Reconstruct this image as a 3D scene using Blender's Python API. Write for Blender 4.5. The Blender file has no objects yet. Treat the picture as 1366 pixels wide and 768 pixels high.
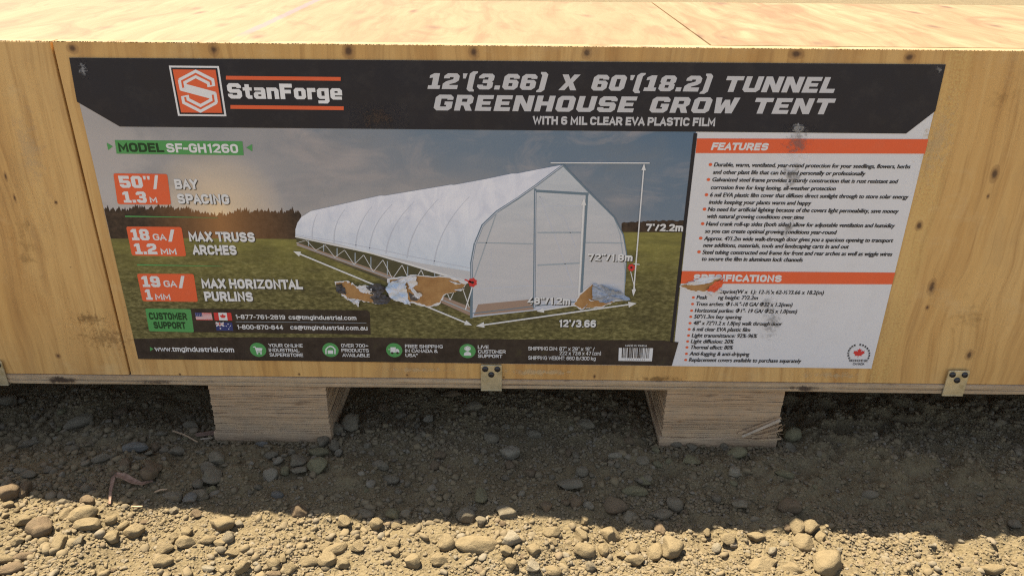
import bpy, bmesh, math, random
import numpy as np
from mathutils import Matrix, Vector
random.seed(7)
rng = np.random.default_rng(11)
SC = bpy.context.scene
COL = SC.collection

# ------------------------------------------------------------------ camera
F = 1050.0                                   # focal length in photo pixels (1366 wide)
PITCH, YAW, ROLL = 0.451871, -0.0030575, 0.00946968
CAM = np.array([0.0, -0.794899, 0.593302])
fw = np.array([math.sin(YAW)*math.cos(PITCH), math.cos(YAW)*math.cos(PITCH), -math.sin(PITCH)])
r_ = np.cross(fw, [0, 0, 1]); r_ /= np.linalg.norm(r_); u_ = np.cross(r_, fw)
rt = r_*math.cos(ROLL)+u_*math.sin(ROLL); up = -r_*math.sin(ROLL)+u_*math.cos(ROLL)
cd = bpy.data.cameras.new('camera'); cam = bpy.data.objects.new('camera', cd); COL.objects.link(cam)
M = Matrix.Identity(4)
for i in range(3):
    M[i][0], M[i][1], M[i][2], M[i][3] = rt[i], up[i], -fw[i], CAM[i]
cam.matrix_world = M
cd.sensor_fit = 'HORIZONTAL'; cd.sensor_width = 36; cd.lens = F/1366*36
cd.clip_start = 0.01; cd.clip_end = 3000
SC.camera = cam; SC.cycles.filter_width = 1.2
SC.cycles.use_denoising = False; SC.cycles.use_adaptive_sampling = False; SC.cycles.sample_clamp_indirect = 4.0

# ------------------------------------------------------------------ sky and sun
SUNV = Vector((-0.34, 0.304, 1.0)).normalized()        # towards the sun
EL = math.asin(SUNV.z); AZ = math.atan2(SUNV.x, SUNV.y)
w = bpy.data.worlds.new('World'); SC.world = w; w.use_nodes = True
wn = w.node_tree; wn.nodes.clear()
sky = wn.nodes.new('ShaderNodeTexSky'); sky.sky_type = 'NISHITA'; sky.sun_disc = False
sky.sun_elevation = EL; sky.sun_rotation = AZ; sky.dust_density = 1.0; sky.air_density = 1.0
bg = wn.nodes.new('ShaderNodeBackground'); bg.inputs[1].default_value = 0.072
wo = wn.nodes.new('ShaderNodeOutputWorld')
hs = wn.nodes.new('ShaderNodeHueSaturation'); hs.inputs['Saturation'].default_value = 0.70
wn.links.new(sky.outputs[0], hs.inputs['Color']); wn.links.new(hs.outputs[0], bg.inputs[0]); wn.links.new(bg.outputs[0], wo.inputs[0])
sd = bpy.data.lights.new('sun', 'SUN'); sd.energy = 5.0; sd.angle = math.radians(0.5); sd.color = (1.0, 0.90, 0.72)
sun = bpy.data.objects.new('sun', sd); COL.objects.link(sun)
sun.rotation_euler = SUNV.to_track_quat('Z', 'Y').to_euler(); sun.location = (-1, 1, 3)
vs = SC.view_settings
vs.view_transform = 'Standard'; vs.look = 'None'; vs.exposure = 1.66; vs.gamma = 1; vs.use_curve_mapping = False

# ------------------------------------------------------------------ helpers
def ray(px, py): return fw + rt*(px-683)/F - up*(py-384)/F
def face(px, py, y=0.0):                     # photo pixel -> (x, z) on the plane of the crate's front
    d = ray(px, py); t = (y-CAM[1])/d[1]; p = CAM+t*d
    return p[0], p[2]
def on_z(px, py, z=0.0):
    d = ray(px, py); t = (z-CAM[2])/d[2]; return CAM+t*d
def srgb(r, g, b):
    f = lambda c: (c/255/12.92 if c/255 <= .04045 else ((c/255+.055)/1.055)**2.4)
    return (f(r), f(g), f(b))

class N:                                     # small node builder
    def __init__(s, name):
        s.m = bpy.data.materials.new(name); s.m.use_nodes = True; s.t = s.m.node_tree
        s.t.nodes.clear(); s.out = s.t.nodes.new('ShaderNodeOutputMaterial')
        s.b = s.t.nodes.new('ShaderNodeBsdfPrincipled'); s.t.links.new(s.b.outputs[0], s.out.inputs[0])
        s.tc = None
    def set(s, sock, v):
        if isinstance(v, bpy.types.NodeSocket): s.t.links.new(v, sock)
        elif v is not None:
            if isinstance(v, (tuple, list)) and len(v) == 3 and sock.type == 'RGBA': v = (*v, 1)
            sock.default_value = v
    def co(s):
        if not s.tc: s.tc = s.t.nodes.new('ShaderNodeTexCoord')
        return s.tc.outputs['Object']
    def map(s, scale=(1, 1, 1), loc=(0, 0, 0), v=None):
        n = s.t.nodes.new('ShaderNodeMapping'); s.set(n.inputs[0], v or s.co())
        n.inputs['Scale'].default_value = scale; n.inputs['Location'].default_value = loc
        return n.outputs[0]
    def noise(s, v, scale=5, detail=4, rough=.55, dist=0, col=False):
        n = s.t.nodes.new('ShaderNodeTexNoise'); s.set(n.inputs['Vector'], v)
        n.inputs['Scale'].default_value = scale; n.inputs['Detail'].default_value = detail
        n.inputs['Roughness'].default_value = rough; n.inputs['Distortion'].default_value = dist
        return n.outputs[1 if col else 0]
    def voro(s, v, scale=5, feature='F1', out=0):
        n = s.t.nodes.new('ShaderNodeTexVoronoi'); n.feature = feature; s.set(n.inputs['Vector'], v)
        n.inputs['Scale'].default_value = scale; return n.outputs[out]
    def math(s, op, a, b=0.0, c=None, clamp=False):
        n = s.t.nodes.new('ShaderNodeMath'); n.operation = op; n.use_clamp = clamp
        s.set(n.inputs[0], a); s.set(n.inputs[1], b)
        if c is not None: s.set(n.inputs[2], c)
        return n.outputs[0]
    def ramp(s, f, stops, interp='LINEAR'):
        n = s.t.nodes.new('ShaderNodeValToRGB'); s.set(n.inputs[0], f); e = n.color_ramp.elements; n.color_ramp.interpolation = interp
        while len(e) < len(stops): e.new(.5)
        for el, (p, c) in zip(e, stops):
            el.position = p
            el.color = (c, c, c, 1) if isinstance(c, (int, float)) else (*c, 1)
        return n.outputs[0]
    def mix(s, f, a, b, mode='MIX'):
        n = s.t.nodes.new('ShaderNodeMix'); n.data_type = 'RGBA'; n.blend_type = mode
        s.set(n.inputs[0], f); s.set(n.inputs[6], a); s.set(n.inputs[7], b); return n.outputs[2]
    def xyz(s, v=None):
        n = s.t.nodes.new('ShaderNodeSeparateXYZ'); s.set(n.inputs[0], v or s.co()); return n.outputs
    def bump(s, h, strength=.3, dist=.001):
        n = s.t.nodes.new('ShaderNodeBump'); s.set(n.inputs['Height'], h)
        n.inputs['Strength'].default_value = strength; n.inputs['Distance'].default_value = dist
        s.t.links.new(n.outputs[0], s.b.inputs['Normal'])
    def fin(s, color, rough=.6, spec=.3, metal=0.0, alpha=None):
        s.set(s.b.inputs['Base Color'], color); s.set(s.b.inputs['Roughness'], rough)
        s.b.inputs['Specular IOR Level'].default_value = spec; s.b.inputs['Metallic'].default_value = metal
        if alpha is not None: s.set(s.b.inputs['Alpha'], alpha)
        return s.m

def link(name, me, parent=None):
    o = bpy.data.objects.new(name, me); COL.objects.link(o)
    if parent is not None: o.parent = parent
    return o
def mesh_obj(name, verts, faces, mats, parent=None, mi=None, smooth=False):
    me = bpy.data.meshes.new(name); me.from_pydata([tuple(v) for v in verts], [], [tuple(f) for f in faces])
    for m in (mats if isinstance(mats, (list, tuple)) else [mats]): me.materials.append(m)
    if mi is not None: me.polygons.foreach_set('material_index', mi)
    if smooth: me.polygons.foreach_set('use_smooth', [True]*len(me.polygons))
    me.update(); return link(name, me, parent)
def np_mesh(name, V, Fc, mat):               # triangles from numpy
    me = bpy.data.meshes.new(name)
    me.vertices.add(len(V)); me.vertices.foreach_set('co', np.ascontiguousarray(V, np.float32).ravel())
    k = Fc.shape[1]
    me.loops.add(Fc.size); me.loops.foreach_set('vertex_index', np.ascontiguousarray(Fc, np.int32).ravel())
    me.polygons.add(len(Fc)); me.polygons.foreach_set('loop_start', np.arange(0, Fc.size, k, dtype=np.int32))
    me.polygons.foreach_set('loop_total', np.full(len(Fc), k, np.int32))
    me.materials.append(mat); me.update(calc_edges=True); me.validate(); return me
class MB:                                    # boxes and prisms gathered into one mesh
    def __init__(s): s.v = []; s.f = []; s.mi = []
    def add(s, vs_, fs, mi=0):
        b = len(s.v); s.v += [tuple(v) for v in vs_]
        for f in fs: s.f.append(tuple(b+i for i in f)); s.mi.append(mi)
    def box(s, x0, x1, y0, y1, z0, z1, mi=0):
        s.add([(x0, y0, z0), (x1, y0, z0), (x1, y1, z0), (x0, y1, z0), (x0, y0, z1), (x1, y0, z1), (x1, y1, z1), (x0, y1, z1)],
              [(0, 3, 2, 1), (4, 5, 6, 7), (0, 1, 5, 4), (1, 2, 6, 5), (2, 3, 7, 6), (3, 0, 4, 7)], mi)
    def build(s, name, mats, parent=None, bevel=0, smooth=False):
        o = mesh_obj(name, s.v, s.f, mats, parent, s.mi, smooth)
        if bevel:
            m = o.modifiers.new('bevel', 'BEVEL'); m.width = bevel; m.segments = 2; m.limit_method = 'ANGLE'
        return o
def tag(o, label=None, cat=None, group=None, kind=None):
    for k, v in (('label', label), ('category', cat), ('group', group), ('kind', kind)):
        if v: o[k] = v
    return o

# numpy noise
def hash2(ix, iy, seed):
    h = (ix.astype(np.int64)*374761393 + iy.astype(np.int64)*668265263 + seed*974711) & 0x7fffffff
    h = ((h ^ (h >> 13))*1274126177) & 0x7fffffff
    return ((h ^ (h >> 16)) & 0xffff)/65535.0
def vnoise(x, y, seed=0):
    ix = np.floor(x); iy = np.floor(y); fx = x-ix; fy = y-iy
    ux = fx*fx*fx*(fx*(fx*6-15)+10); uy = fy*fy*fy*(fy*(fy*6-15)+10)
    a = hash2(ix, iy, seed); b = hash2(ix+1, iy, seed); c = hash2(ix, iy+1, seed); d = hash2(ix+1, iy+1, seed)
    return (a*(1-ux)+b*ux)*(1-uy)+(c*(1-ux)+d*ux)*uy*1.0 - .5
def sstep(a, b, x):
    t = np.clip((x-a)/(b-a), 0, 1); return t*t*(3-2*t)

# crate dimensions (metres)
X0, X1, DEP, ZB, ZT = -1.13, 1.09, 0.405, 0.0745, 0.470
FEET = [(-0.969, -0.826), (-0.3665, -0.2255), (0.1845, 0.3255), (0.79, 0.935)]

# ------------------------------------------------------------------ ground
def gh(x, y):
    x = np.asarray(x, float); y = np.asarray(y, float)
    near = sstep(-.02, -.13, y)
    h = -0.036*np.clip(x, -.8, .8)*near
    h = h + near*np.interp(x, [-.62, -.55, -.40, -.19, 0, .14, .31, .42, .53], [.010, .009, .006, -.006, 0, .003, .014, .009, .001])
    h = h + .010*vnoise(x*7+3, y*7, 1)+.016*vnoise(x*16, y*16+5, 2)*(.5+.5*sstep(.5, -.2, x))
    rough = .35+.65*sstep(.1, .6, vnoise(x*3+9, y*4, 6)+.5)
    h = h + rough*(.014*vnoise(x*38, y*38, 3)+.0095*vnoise(x*95+7, y*95, 4)+.0055*vnoise(x*210, y*210, 5))
    # the dirt is pressed flat where the crate's feet stand
    for a, b in FEET:
        k = sstep(.05, 0, np.maximum(np.maximum(a-x, x-b), 0))*sstep(.03, 0, np.maximum(-y, 0))*sstep(.05, 0, np.maximum(y-DEP, 0))
        h = h*(1-k)+(-.004)*k
    return h - .004
def axis(lo, hi, step, far):
    c = list(np.arange(lo, hi+1e-9, step)); s = step; a = []; v = c[-1]
    while v < far: s *= 1.33; v += s; a.append(v)
    b = []; v = c[0]; s = step
    while v > -far: s *= 1.33; v -= s; b.append(v)
    return np.array(b[::-1]+c+a)
gx = axis(-.70, .70, .0026, 400); gy = axis(-.34, .20, .0026, 400)
GX, GY = np.meshgrid(gx, gy)
GZ = gh(GX, GY)
fade = np.clip(1-(np.hypot(GX, GY)-1)/6, 0, 1); GZ = GZ*fade-.004*(1-fade)
V = np.stack([GX.ravel(), GY.ravel(), GZ.ravel()], 1)
nx, ny = len(gx), len(gy)
ii = (np.arange(ny-1)[:, None]*nx+np.arange(nx-1)[None]).ravel()
Q = np.stack([ii, ii+1, ii+nx+1, ii+nx], 1)

DIRT_A, DIRT_B, DIRT_C = (.132, .099, .051), (.168, .128, .068), (.082, .061, .034)
m = N('dirt'); v = m.co()
c = m.mix(m.ramp(m.noise(v, 9, 6, .6), [(.35, 0.), (.65, 1.)]), DIRT_A, DIRT_B)
c = m.mix(m.ramp(m.noise(v, 55, 5, .65), [(.30, .75), (.55, 0.)]), c, DIRT_C)
c = m.mix(m.ramp(m.noise(v, 420, 3, .6), [(.35, .45), (.62, 0.)]), c, (.23, .185, .115))
hgt = m.math('ADD', m.noise(v, 260, 6, .7), m.math('MULTIPLY', m.voro(v, 330), .8))
m.bump(hgt, .9, .0022); DIRT = m.fin(c, .95, .15)
ground = link('ground', np_mesh('ground', V, Q, DIRT)); tag(ground, kind='structure')
ground.data.polygons.foreach_set('use_smooth', np.ones(len(Q), bool))

# ------------------------------------------------------------------ wood materials
def wood_front():
    m = N('amber_plywood'); v = m.co()
    warp = m.noise(m.map((2.2, 1, 1.1)), 3, 3, .5, 0, True)
    vw = m.mix(.055, v, warp, 'ADD')
    g1 = m.noise(m.map((48, 20, 2.2), v=vw), 1.0, 7, .62, .6)
    g2 = m.noise(m.map((190, 60, 7), v=vw), 1.0, 4, .6, .2)
    big = m.noise(m.map((3.5, 1, 1.2)), 1.6, 4, .55)
    c = m.ramp(g1, [(.22, (.37, .185, .055)), (.46, (.57, .318, .098)), (.74, (.67, .415, .15))])
    c = m.mix(m.ramp(big, [(.35, 0.), (.68, .55)]), c, (.68, .45, .19))
    c = m.mix(m.ramp(g2, [(.28, .5), (.50, 0.)]), c, (.31, .15, .045))
    g3 = m.noise(m.map((14, 6, 1.3), (3, 0, 1), vw), 1.0, 5, .65, 1.4)
    c = m.mix(m.ramp(g3, [(.50, 0.), (.68, .6)]), c, (.42, .205, .06))
    c = m.mix(m.ramp(m.noise(m.map((6, 4, 3), (9, 0, 5)), 1.5, 7, .7), [(.52, 0.), (.72, .5)]), c, (.33, .215, .105))
    xx = m.xyz()
    gl = m.math('MULTIPLY', m.ramp(m.math('MULTIPLY_ADD', m.noise(v, 70, 5, .7), .02, xx[0]), [(.430, 0.), (.433, 1.), (.452, 1.), (.463, 0.)]), m.ramp(m.noise(v, 420, 3, .7), [(.40, 0.), (.6, .55)]))
    c = m.mix(gl, c, (.68, .48, .17))
    sx, sy, sz = m.xyz()
    # knots: (pixel x, pixel y, half width, half height)
    total = None
    KN = [(285, 67, .0062, .007), (465, 68, .0075, .009), (632, 70, .0062, .008), (783, 71, .0060, .007), (1062, 72, .009, .006), (1213, 77, .006, .006),
          (1327, 232, .0056, .011), (1226, 301, .005, .007), (1243, 383, .0055, .012), (1237, 410, .003, .004), (1293, 473, .006, .008), (1318, 262, .0024, .004),
          (78, 474, .0042, .0042), (97, 65, .007, .006), (163, 235, .003, .004), (240, 499, .002, .002), (399, 499, .0021, .0024), (543, 500, .0022, .002), (672, 503, .0016, .0016), (793, 502, .0023, .0035),
          (20, 264, .002, .006), (75, 270, .0025, .003), (8, 235, .002, .007)]
    wob = m.math('MULTIPLY_ADD', m.noise(v, 120, 3, .6), .7, -.35)
    for px, py, a, b in KN:
        kx, kz = face(px, py)
        dx = m.math('MULTIPLY_ADD', sx, 1/a, -kx/a); dz = m.math('MULTIPLY_ADD', sz, 1/b, -kz/b)
        d = m.math('MULTIPLY', dx, dx); d = m.math('MULTIPLY_ADD', dz, dz, d)
        total = d if total is None else m.math('MINIMUM', total, d)
    dist = m.math('ADD', m.math('SQRT', total), wob)
    c = m.mix(m.ramp(dist, [(.45, .6), (.9, .35), (1.25, 0.)]), c, (.23, .115, .045))
    c = m.mix(m.ramp(m.math('MULTIPLY', dist, .5), [(.12, .85), (.3, 0.)]), c, (.07, .035, .02))
    # specks of dirt
    c = m.mix(m.ramp(m.noise(v, 240, 3, .6), [(.24, .7), (.32, 0.)]), c, (.16, .09, .045))
    # handling marks and thin glue haze
    c = m.mix(m.ramp(m.noise(m.map((9, 9, 14)), 1.3, 6, .75), [(.56, 0.), (.72, .35)]), c, (.68, .50, .26))
    m.bump(m.math('ADD', g1, m.math('MULTIPLY', g2, .5)), .25, .0012)
    return m.fin(c, m.ramp(g1, [(.3, .62), (.7, .48)]), .35)
def wood_top(name, off, light, band=None):
    m = N(name); v = m.map((1, 1, 1), (off, off*2.3, 0))
    warp = m.noise(m.map((5, 2.4, 1), v=v), 2, 3, .5, 0, True)
    vw = m.mix(.05, v, warp, 'ADD')
    g1 = m.noise(m.map((22, 2.6, 4), v=vw), 1.0, 7, .62, 1.2)
    g2 = m.noise(m.map((160, 12, 6), v=vw), 1.0, 4, .6, .4)
    g3 = m.noise(m.map((13, 5.5, 4), v=vw), 1.0, 5, .6, 1.5)
    c = m.ramp(g1, [(.25, (.165, .095, .040)), (.46, (.215, .140, .066)), (.70, light)])
    c = m.mix(m.ramp(g3, [(.50, 0.), (.66, .75)]), c, (.165, .092, .041))
    c = m.mix(m.ramp(g2, [(.28, .35), (.5, 0.)]), c, (.18, .10, .043))
    kn = m.voro(m.map((1, .42, 1), v=vw), 17)
    c = m.mix(m.ramp(kn, [(.05, .85), (.12, .3), (.2, 0.)]), c, (.12, .06, .03))
    if band:
        sx, sy, sz = m.xyz()
        edge = m.math('MULTIPLY_ADD', m.noise(m.co(), 60, 3, .6), .006, -.003)
        d = m.math('ABSOLUTE', m.math('ADD', m.math('SUBTRACT', sx, band), edge))
        fadey = m.ramp(sy, [(.04, 0.), (.09, .5)])
        c = m.mix(m.math('MULTIPLY', m.ramp(m.math('MULTIPLY', d, 100), [(.40, 1.), (.70, 0.)]), fadey), c, (.145, .115, .15))
    m.bump(g2, .25, .001); return m.fin(c, .6, .25)
def wood_edge(name, a, b, dark, zs):
    m = N(name); v = m.co()
    g = m.noise(m.map((7, 7, zs)), 1.0, 6, .6, .3); g2 = m.noise(m.map((26, 26, zs*4)), 1, 5, .65, .4)
    c = m.ramp(g, [(.3, a), (.7, b)])
    c = m.mix(m.ramp(g2, [(.30, .8), (.44, 0.)]), c, dark)
    c = m.mix(m.ramp(m.noise(v, 60, 4, .6), [(.35, .35), (.6, 0.)]), c, (.30, .24, .17))
    m.bump(g2, .6, .002); return m.fin(c, .85, .2)
W_FRONT = wood_front()
W_TOPL = wood_top('pale_plywood', 0.0, (.25, .176, .088), -.2865)
W_TOPR = wood_top('pale_plywood_light', 3.7, (.275, .20, .104))
W_EDGE = wood_edge('plywood_cut_edge', (.42, .29, .17), (.58, .44, .28), (.20, .11, .055), 260)
W_SKID = wood_edge('weathered_plywood_edge', (.42, .275, .155), (.55, .38, .225), (.15, .08, .04), 62)
W_RIM = wood_edge('top_rim_plies', (.24, .168, .085), (.29, .21, .11), (.12, .07, .03), 30)
W_SIDE = wood_edge('plywood_side', (.40, .26, .13), (.52, .36, .19), (.28, .17, .09), 12)
W_PALE = wood_edge('bare_splinter', (.50, .39, .28), (.60, .48, .35), (.4, .3, .2), 40)

# ------------------------------------------------------------------ crate
crate = bpy.data.objects.new('shipping_crate', None); COL.objects.link(crate)
tag(crate, 'long plywood shipping crate with a big printed greenhouse label, on two plywood feet', 'crate')
sx0, _ = face(76, 85)
SEAM = face(150, 400)[0]
TH = .015
mb = MB(); mb.box(SEAM+.0012, X1, 0, TH, ZB+.0125, ZT); mb.mi[1] = 1; mb.build('front_panel', [W_FRONT, W_RIM], crate, .0006)
mb = MB(); mb.box(X0, SEAM-.0012, -.0006, TH, ZB+.0125, ZT); mb.mi[1] = 1; mb.build('front_panel', [W_FRONT, W_RIM], crate, .0012)
mb = MB(); mb.box(SEAM-.0012, SEAM+.0012, .005, TH, ZB+.0125, ZT-.001); mb.build('joint_strip', [W_SIDE], crate)
TS = .1935
mb = MB(); mb.box(X0, TS-.0004, TH+.0004, DEP, ZT-.0125, ZT-.0006); mb.build('top_panel', [W_TOPL], crate, .0004)
mb = MB(); mb.box(TS+.0004, X1, TH+.0004, DEP, ZT-.0125, ZT+.0004); mb.build('top_panel', [W_TOPR], crate, .0004)
mb = MB(); mb.box(X0, X1, DEP-TH, DEP-.0005, ZB+.0125, ZT-.0130); mb.build('back_panel', [W_SIDE], crate)
for a, b in ((X0+.0005, X0+TH), (X1-TH, X1-.0005)):
    mb = MB(); mb.box(a, b, TH+.0005, DEP-TH-.0005, ZB+.0125, ZT-.0130); mb.build('end_panel', [W_SIDE], crate)
# base sheet: plies seen on edge, each cut slightly differently
mb = MB(); z = ZB
for k, t in enumerate((.0028, .0024, .0030, .0040)):
    n = 90; xs = np.linspace(X0, X1, n); off = -.0010-.0012*(k % 2)+.0016*vnoise(xs*9, xs*0+k*7.3, 31)
    vv = []; ff = []
    for i in range(n):
        zz = .0005*float(vnoise(np.array(xs[i]*6), np.array(k*3.1), 33))
        vv += [(xs[i], off[i], z+.00015+zz), (xs[i], off[i], z+t-.00015+zz), (xs[i], DEP, z+t-.00015+zz), (xs[i], DEP, z+.00015+zz)]
    for i in range(n-1):
        a, b = 4*i, 4*i+4
        ff += [(a, b, b+1, a+1), (a+1, b+1, b+2, a+2), (a+2, b+2, b+3, a+3), (a+3, b+3, b, a)]
    ff += [(0, 1, 2, 3), tuple(4*(n-1)+q for q in (3, 2, 1, 0))]
    mb.add(vv, ff); z += t
mb.build('base_panel', [W_EDGE], crate)
# splintered saw edge along the top of the front
V_, F_ = [], []
for k in range(1500):
    x = random.uniform(-.68, .68); l = random.uniform(.0006, .0020); wd = random.uniform(.0002, .0005)
    y = random.uniform(-.0008, .0005); dz = random.uniform(-.0007, .0007); dx = random.uniform(-.0015, .0015)
    b = len(V_); V_ += [(x-wd, .0012, ZT-.0004), (x+wd, .0012, ZT-.0004), (x+wd*.5, .0004, ZT+.0003), (x+dx, y-l*.5, ZT+dz)]
    F_ += [(b, b+1, b+3), (b+1, b+2, b+3), (b+2, b, b+3), (b, b+2, b+1)]
mesh_obj('splintered_edge', V_, F_, W_TOPR, crate)

# feet: stacked plies with ragged ends
def foot(a, b, seed):
    r = random.Random(seed); mb = MB(); z = -.0085; first = True
    while z < ZB-.0004:
        t = .0135 if first else r.choice((.0020, .0028, .0034, .0022, .0042, .0030)); t = min(t, ZB-.0003-z)
        if t < .0006: break
        gap_ = .00042 if r.random() < .28 else .0001
        y0 = .0012+r.uniform(-.0006, .0008)-(.0012 if first else 0); e0 = r.uniform(-.0008, .0008); e1 = r.uniform(-.0008, .0008)
        if first: e0 -= .003; e1 += .001
        n = 34; xs = [a+e0+(b+e1-a-e0)*i/(n-1) for i in range(n)]; vv = []; ff = []
        for i, x in enumerate(xs):
            yy = y0+.0009*float(vnoise(np.array(x*60), np.array(z*900+seed), 41)); zz = .0007*float(vnoise(np.array(x*22), np.array(z*400+seed), 43))
            g = gap_
            vv += [(x, yy, z+g+zz), (x, yy, z+t-g+zz), (x, DEP-.01, z+t-g+zz), (x, DEP-.01, z+g+zz)]
        for i in range(n-1):
            p, q = 4*i, 4*i+4
            ff += [(p, q, q+1, p+1), (p+1, q+1, q+2, p+2), (p+2, q+2, q+3, p+3), (p+3, q+3, q, p)]
        ff += [(0, 1, 2, 3), tuple(4*(n-1)+k for k in (3, 2, 1, 0))]
        mb.add(vv, ff, 0); z += t; first = False
    # dark core so the glue lines read dark
    mb.box(a+.003, b-.003, .005, DEP-.02, -.006, ZB-.001, 1)
    return mb.build('skid_foot', [W_SKID, W_CORE], crate)
m = N('glue_line'); W_CORE = m.fin(m.mix(m.noise(m.co(), 80), (.06, .035, .02), (.12, .07, .04)), .9, .1)
feet = [foot(a, b, 5+i*13) for i, (a, b) in enumerate(FEET)]
# torn veneer on the right foot
def bar3(p, q, w1, h1, w2=None, h2=None):
    p = Vector(p); q = Vector(q); d = (q-p).normalized(); s = d.cross(Vector((0, 1, 0))).normalized(); t = s.cross(d)
    w2 = w1 if w2 is None else w2; h2 = h1 if h2 is None else h2
    vv = [p-s*w1-t*h1, p+s*w1-t*h1, p+s*w1+t*h1, p-s*w1+t*h1, q-s*w2-t*h2, q+s*w2-t*h2, q+s*w2+t*h2, q-s*w2+t*h2]
    return vv, [(0, 3, 2, 1), (4, 5, 6, 7), (0, 1, 5, 4), (1, 2, 6, 5), (2, 3, 7, 6), (3, 0, 4, 7)]
def fp(px, py, y): x, z_ = face(px, py, y); return (x, y, z_)
mb = MB(); mb.add(*bar3(fp(990, 582, -.004), fp(1041, 560, -.007), .0010, .0008, .0017, .0009)); mb.build('splinter', [W_PALE], feet[2])
mb = MB()
for (a, b, wd) in (((985, 578), (1042, 557), .0016), ((1003, 583), (1044, 573), .0012), ((1008, 577), (1043, 566), .0010), ((1000, 587), (1042, 585), .0012)):
    mb.add(*bar3(fp(*a, -.0005), fp(*b, -.0035), wd, .0008, wd*.7, .0006))
for k in range(26):
    x, y = random.uniform(1004, 1040), random.uniform(566, 586)
    mb.add(*bar3(fp(x, y, -.002), fp(x+random.uniform(-9, 9), y+random.uniform(-7, 5), -.006), .0003, .0003, .0001, .0001))
mb.build('torn_veneer', [W_SKID], feet[2])

# brackets
m = N('zinc_plate'); v = m.co()
ZINC = m.fin(m.ramp(m.noise(v, 130, 4, .6), [(.3, (.42, .38, .24)), (.5, (.56, .52, .38)), (.75, (.68, .63, .46))]), m.ramp(m.noise(v, 90, 3), [(.3, .32), (.7, .5)]), .5, .75)
m = N('black_screw'); BLK = m.fin(m.mix(m.noise(m.co(), 300), (.012, .011, .013), (.03, .028, .03)), .32, .5)
def bracket(px, py_top, half, label=None):
    x, zt = face(px, py_top); r = .0018; mb = MB(); y = -.0042
    out = [(x-half, ZB-.0005), (x+half, ZB-.0005), (x+half, zt-r), (x+half-r*.3, zt-r*.3), (x+half-r, zt), (x-half+r, zt), (x-half+r*.3, zt-r*.3), (x-half, zt-r)]
    n = len(out); vv = [(a, y, b) for a, b in out]+[(a, y+.0016, b) for a, b in out]
    ff = [tuple(range(n)), tuple(range(2*n-1, n-1, -1))]+[(i, i+n, (i+1) % n+n, (i+1) % n) for i in range(n)]
    mb.add(vv, ff); mb.box(x-half, x+half, y, .03, ZB-.0018, ZB-.0004)
    o = mb.build('steel_bracket', [ZINC], crate, .0003)
    for dx, dz in ((-.0072, -.0052), (.0072, -.0052), (0, -.0128)):
        bm = bmesh.new(); R = .0037
        prof = [(R, 0), (R, .0006), (R*.82, .0017), (R*.45, .0023), (R*.40, .0014), (0.0001, .0014)]
        rings = []
        for rr, hh in prof: rings.append([bm.verts.new((x+dx+rr*math.cos(t*math.tau/20), y-hh, zt+dz+rr*math.sin(t*math.tau/20))) for t in range(20)])
        for a, b in zip(rings, rings[1:]):
            for i in range(20): bm.faces.new((a[i], a[(i+1) % 20], b[(i+1) % 20], b[i]))
        bm.faces.new(rings[-1]); bmesh.ops.recalc_face_normals(bm, faces=bm.faces)
        me = bpy.data.meshes.new('screw'); bm.to_mesh(me); bm.free(); me.materials.append(BLK); link('screw', me, o)
bracket(655.5, 484.5, .0125); bracket(1278, 492, .0125); bracket(-10, 479, .0125)

# ------------------------------------------------------------------ the printed label
def ink(name, col, rough=.45, var=.12, spec=.22, dirt=.22, wr=.2):
    m = N(name); v = m.co()
    c = m.mix(m.ramp(m.noise(v, 14, 5, .6), [(.35, 0.), (.7, var)]), col, tuple(x*.72 for x in col))
    c = m.mix(m.ramp(m.noise(v, 33, 6, .72), [(.50, 0.), (.74, dirt)]), c, (.40, .34, .27))
    if wr: m.bump(m.noise(m.map((1, 1, .7)), 26, 3, .5, 1.2), wr, .002)
    return m.fin(c, m.ramp(m.noise(v, 22, 4), [(.3, rough-.05), (.7, rough+.12)]), spec)
I_WHITE = ink('printed_white', (.80, .79, .79)); I_PANEL = ink('printed_pale_grey', (.70, .69, .70), dirt=.12)
I_BLACK = ink('printed_charcoal', (.019, .0185, .026), .36, .3, .28, .04); I_ORANGE = ink('printed_orange', (.78, .135, .05), dirt=.08)
I_GREEN = ink('printed_green', (.095, .33, .10), dirt=.1); I_DTEXT = ink('printed_dark_text', (.028, .026, .027), dirt=.05, wr=0)
I_WTEXT = ink('printed_white_text', (.74, .73, .72), dirt=.05, wr=0); I_FOOT = None
I_TITLE = ink('printed_grey_text', (.58, .57, .58), dirt=.10, wr=0)
I_RED = ink('printed_red', (.62, .05, .045), wr=0, dirt=.05); I_NAVY = ink('printed_navy', (.04, .05, .17), wr=0, dirt=.05)
I_SHADOW = ink('printed_text_shadow', (.045, .04, .035), wr=0, dirt=0)
I_DGREEN = ink('printed_dark_green', (.02, .055, .02), wr=0, dirt=.05)
I_RIB = ink('printed_rib', (.56, .58, .65), wr=0, dirt=.05); I_TUBE = ink('printed_tube', (.16, .22, .27), wr=0, dirt=.05)
I_FAINT = ink('printed_faint_line', (.36, .41, .45), wr=0, dirt=.05); I_BOARD = ink('printed_board', (.36, .25, .19), wr=0)
I_GAP = ink('printed_gap', (.085, .078, .042), wr=0)
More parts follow.
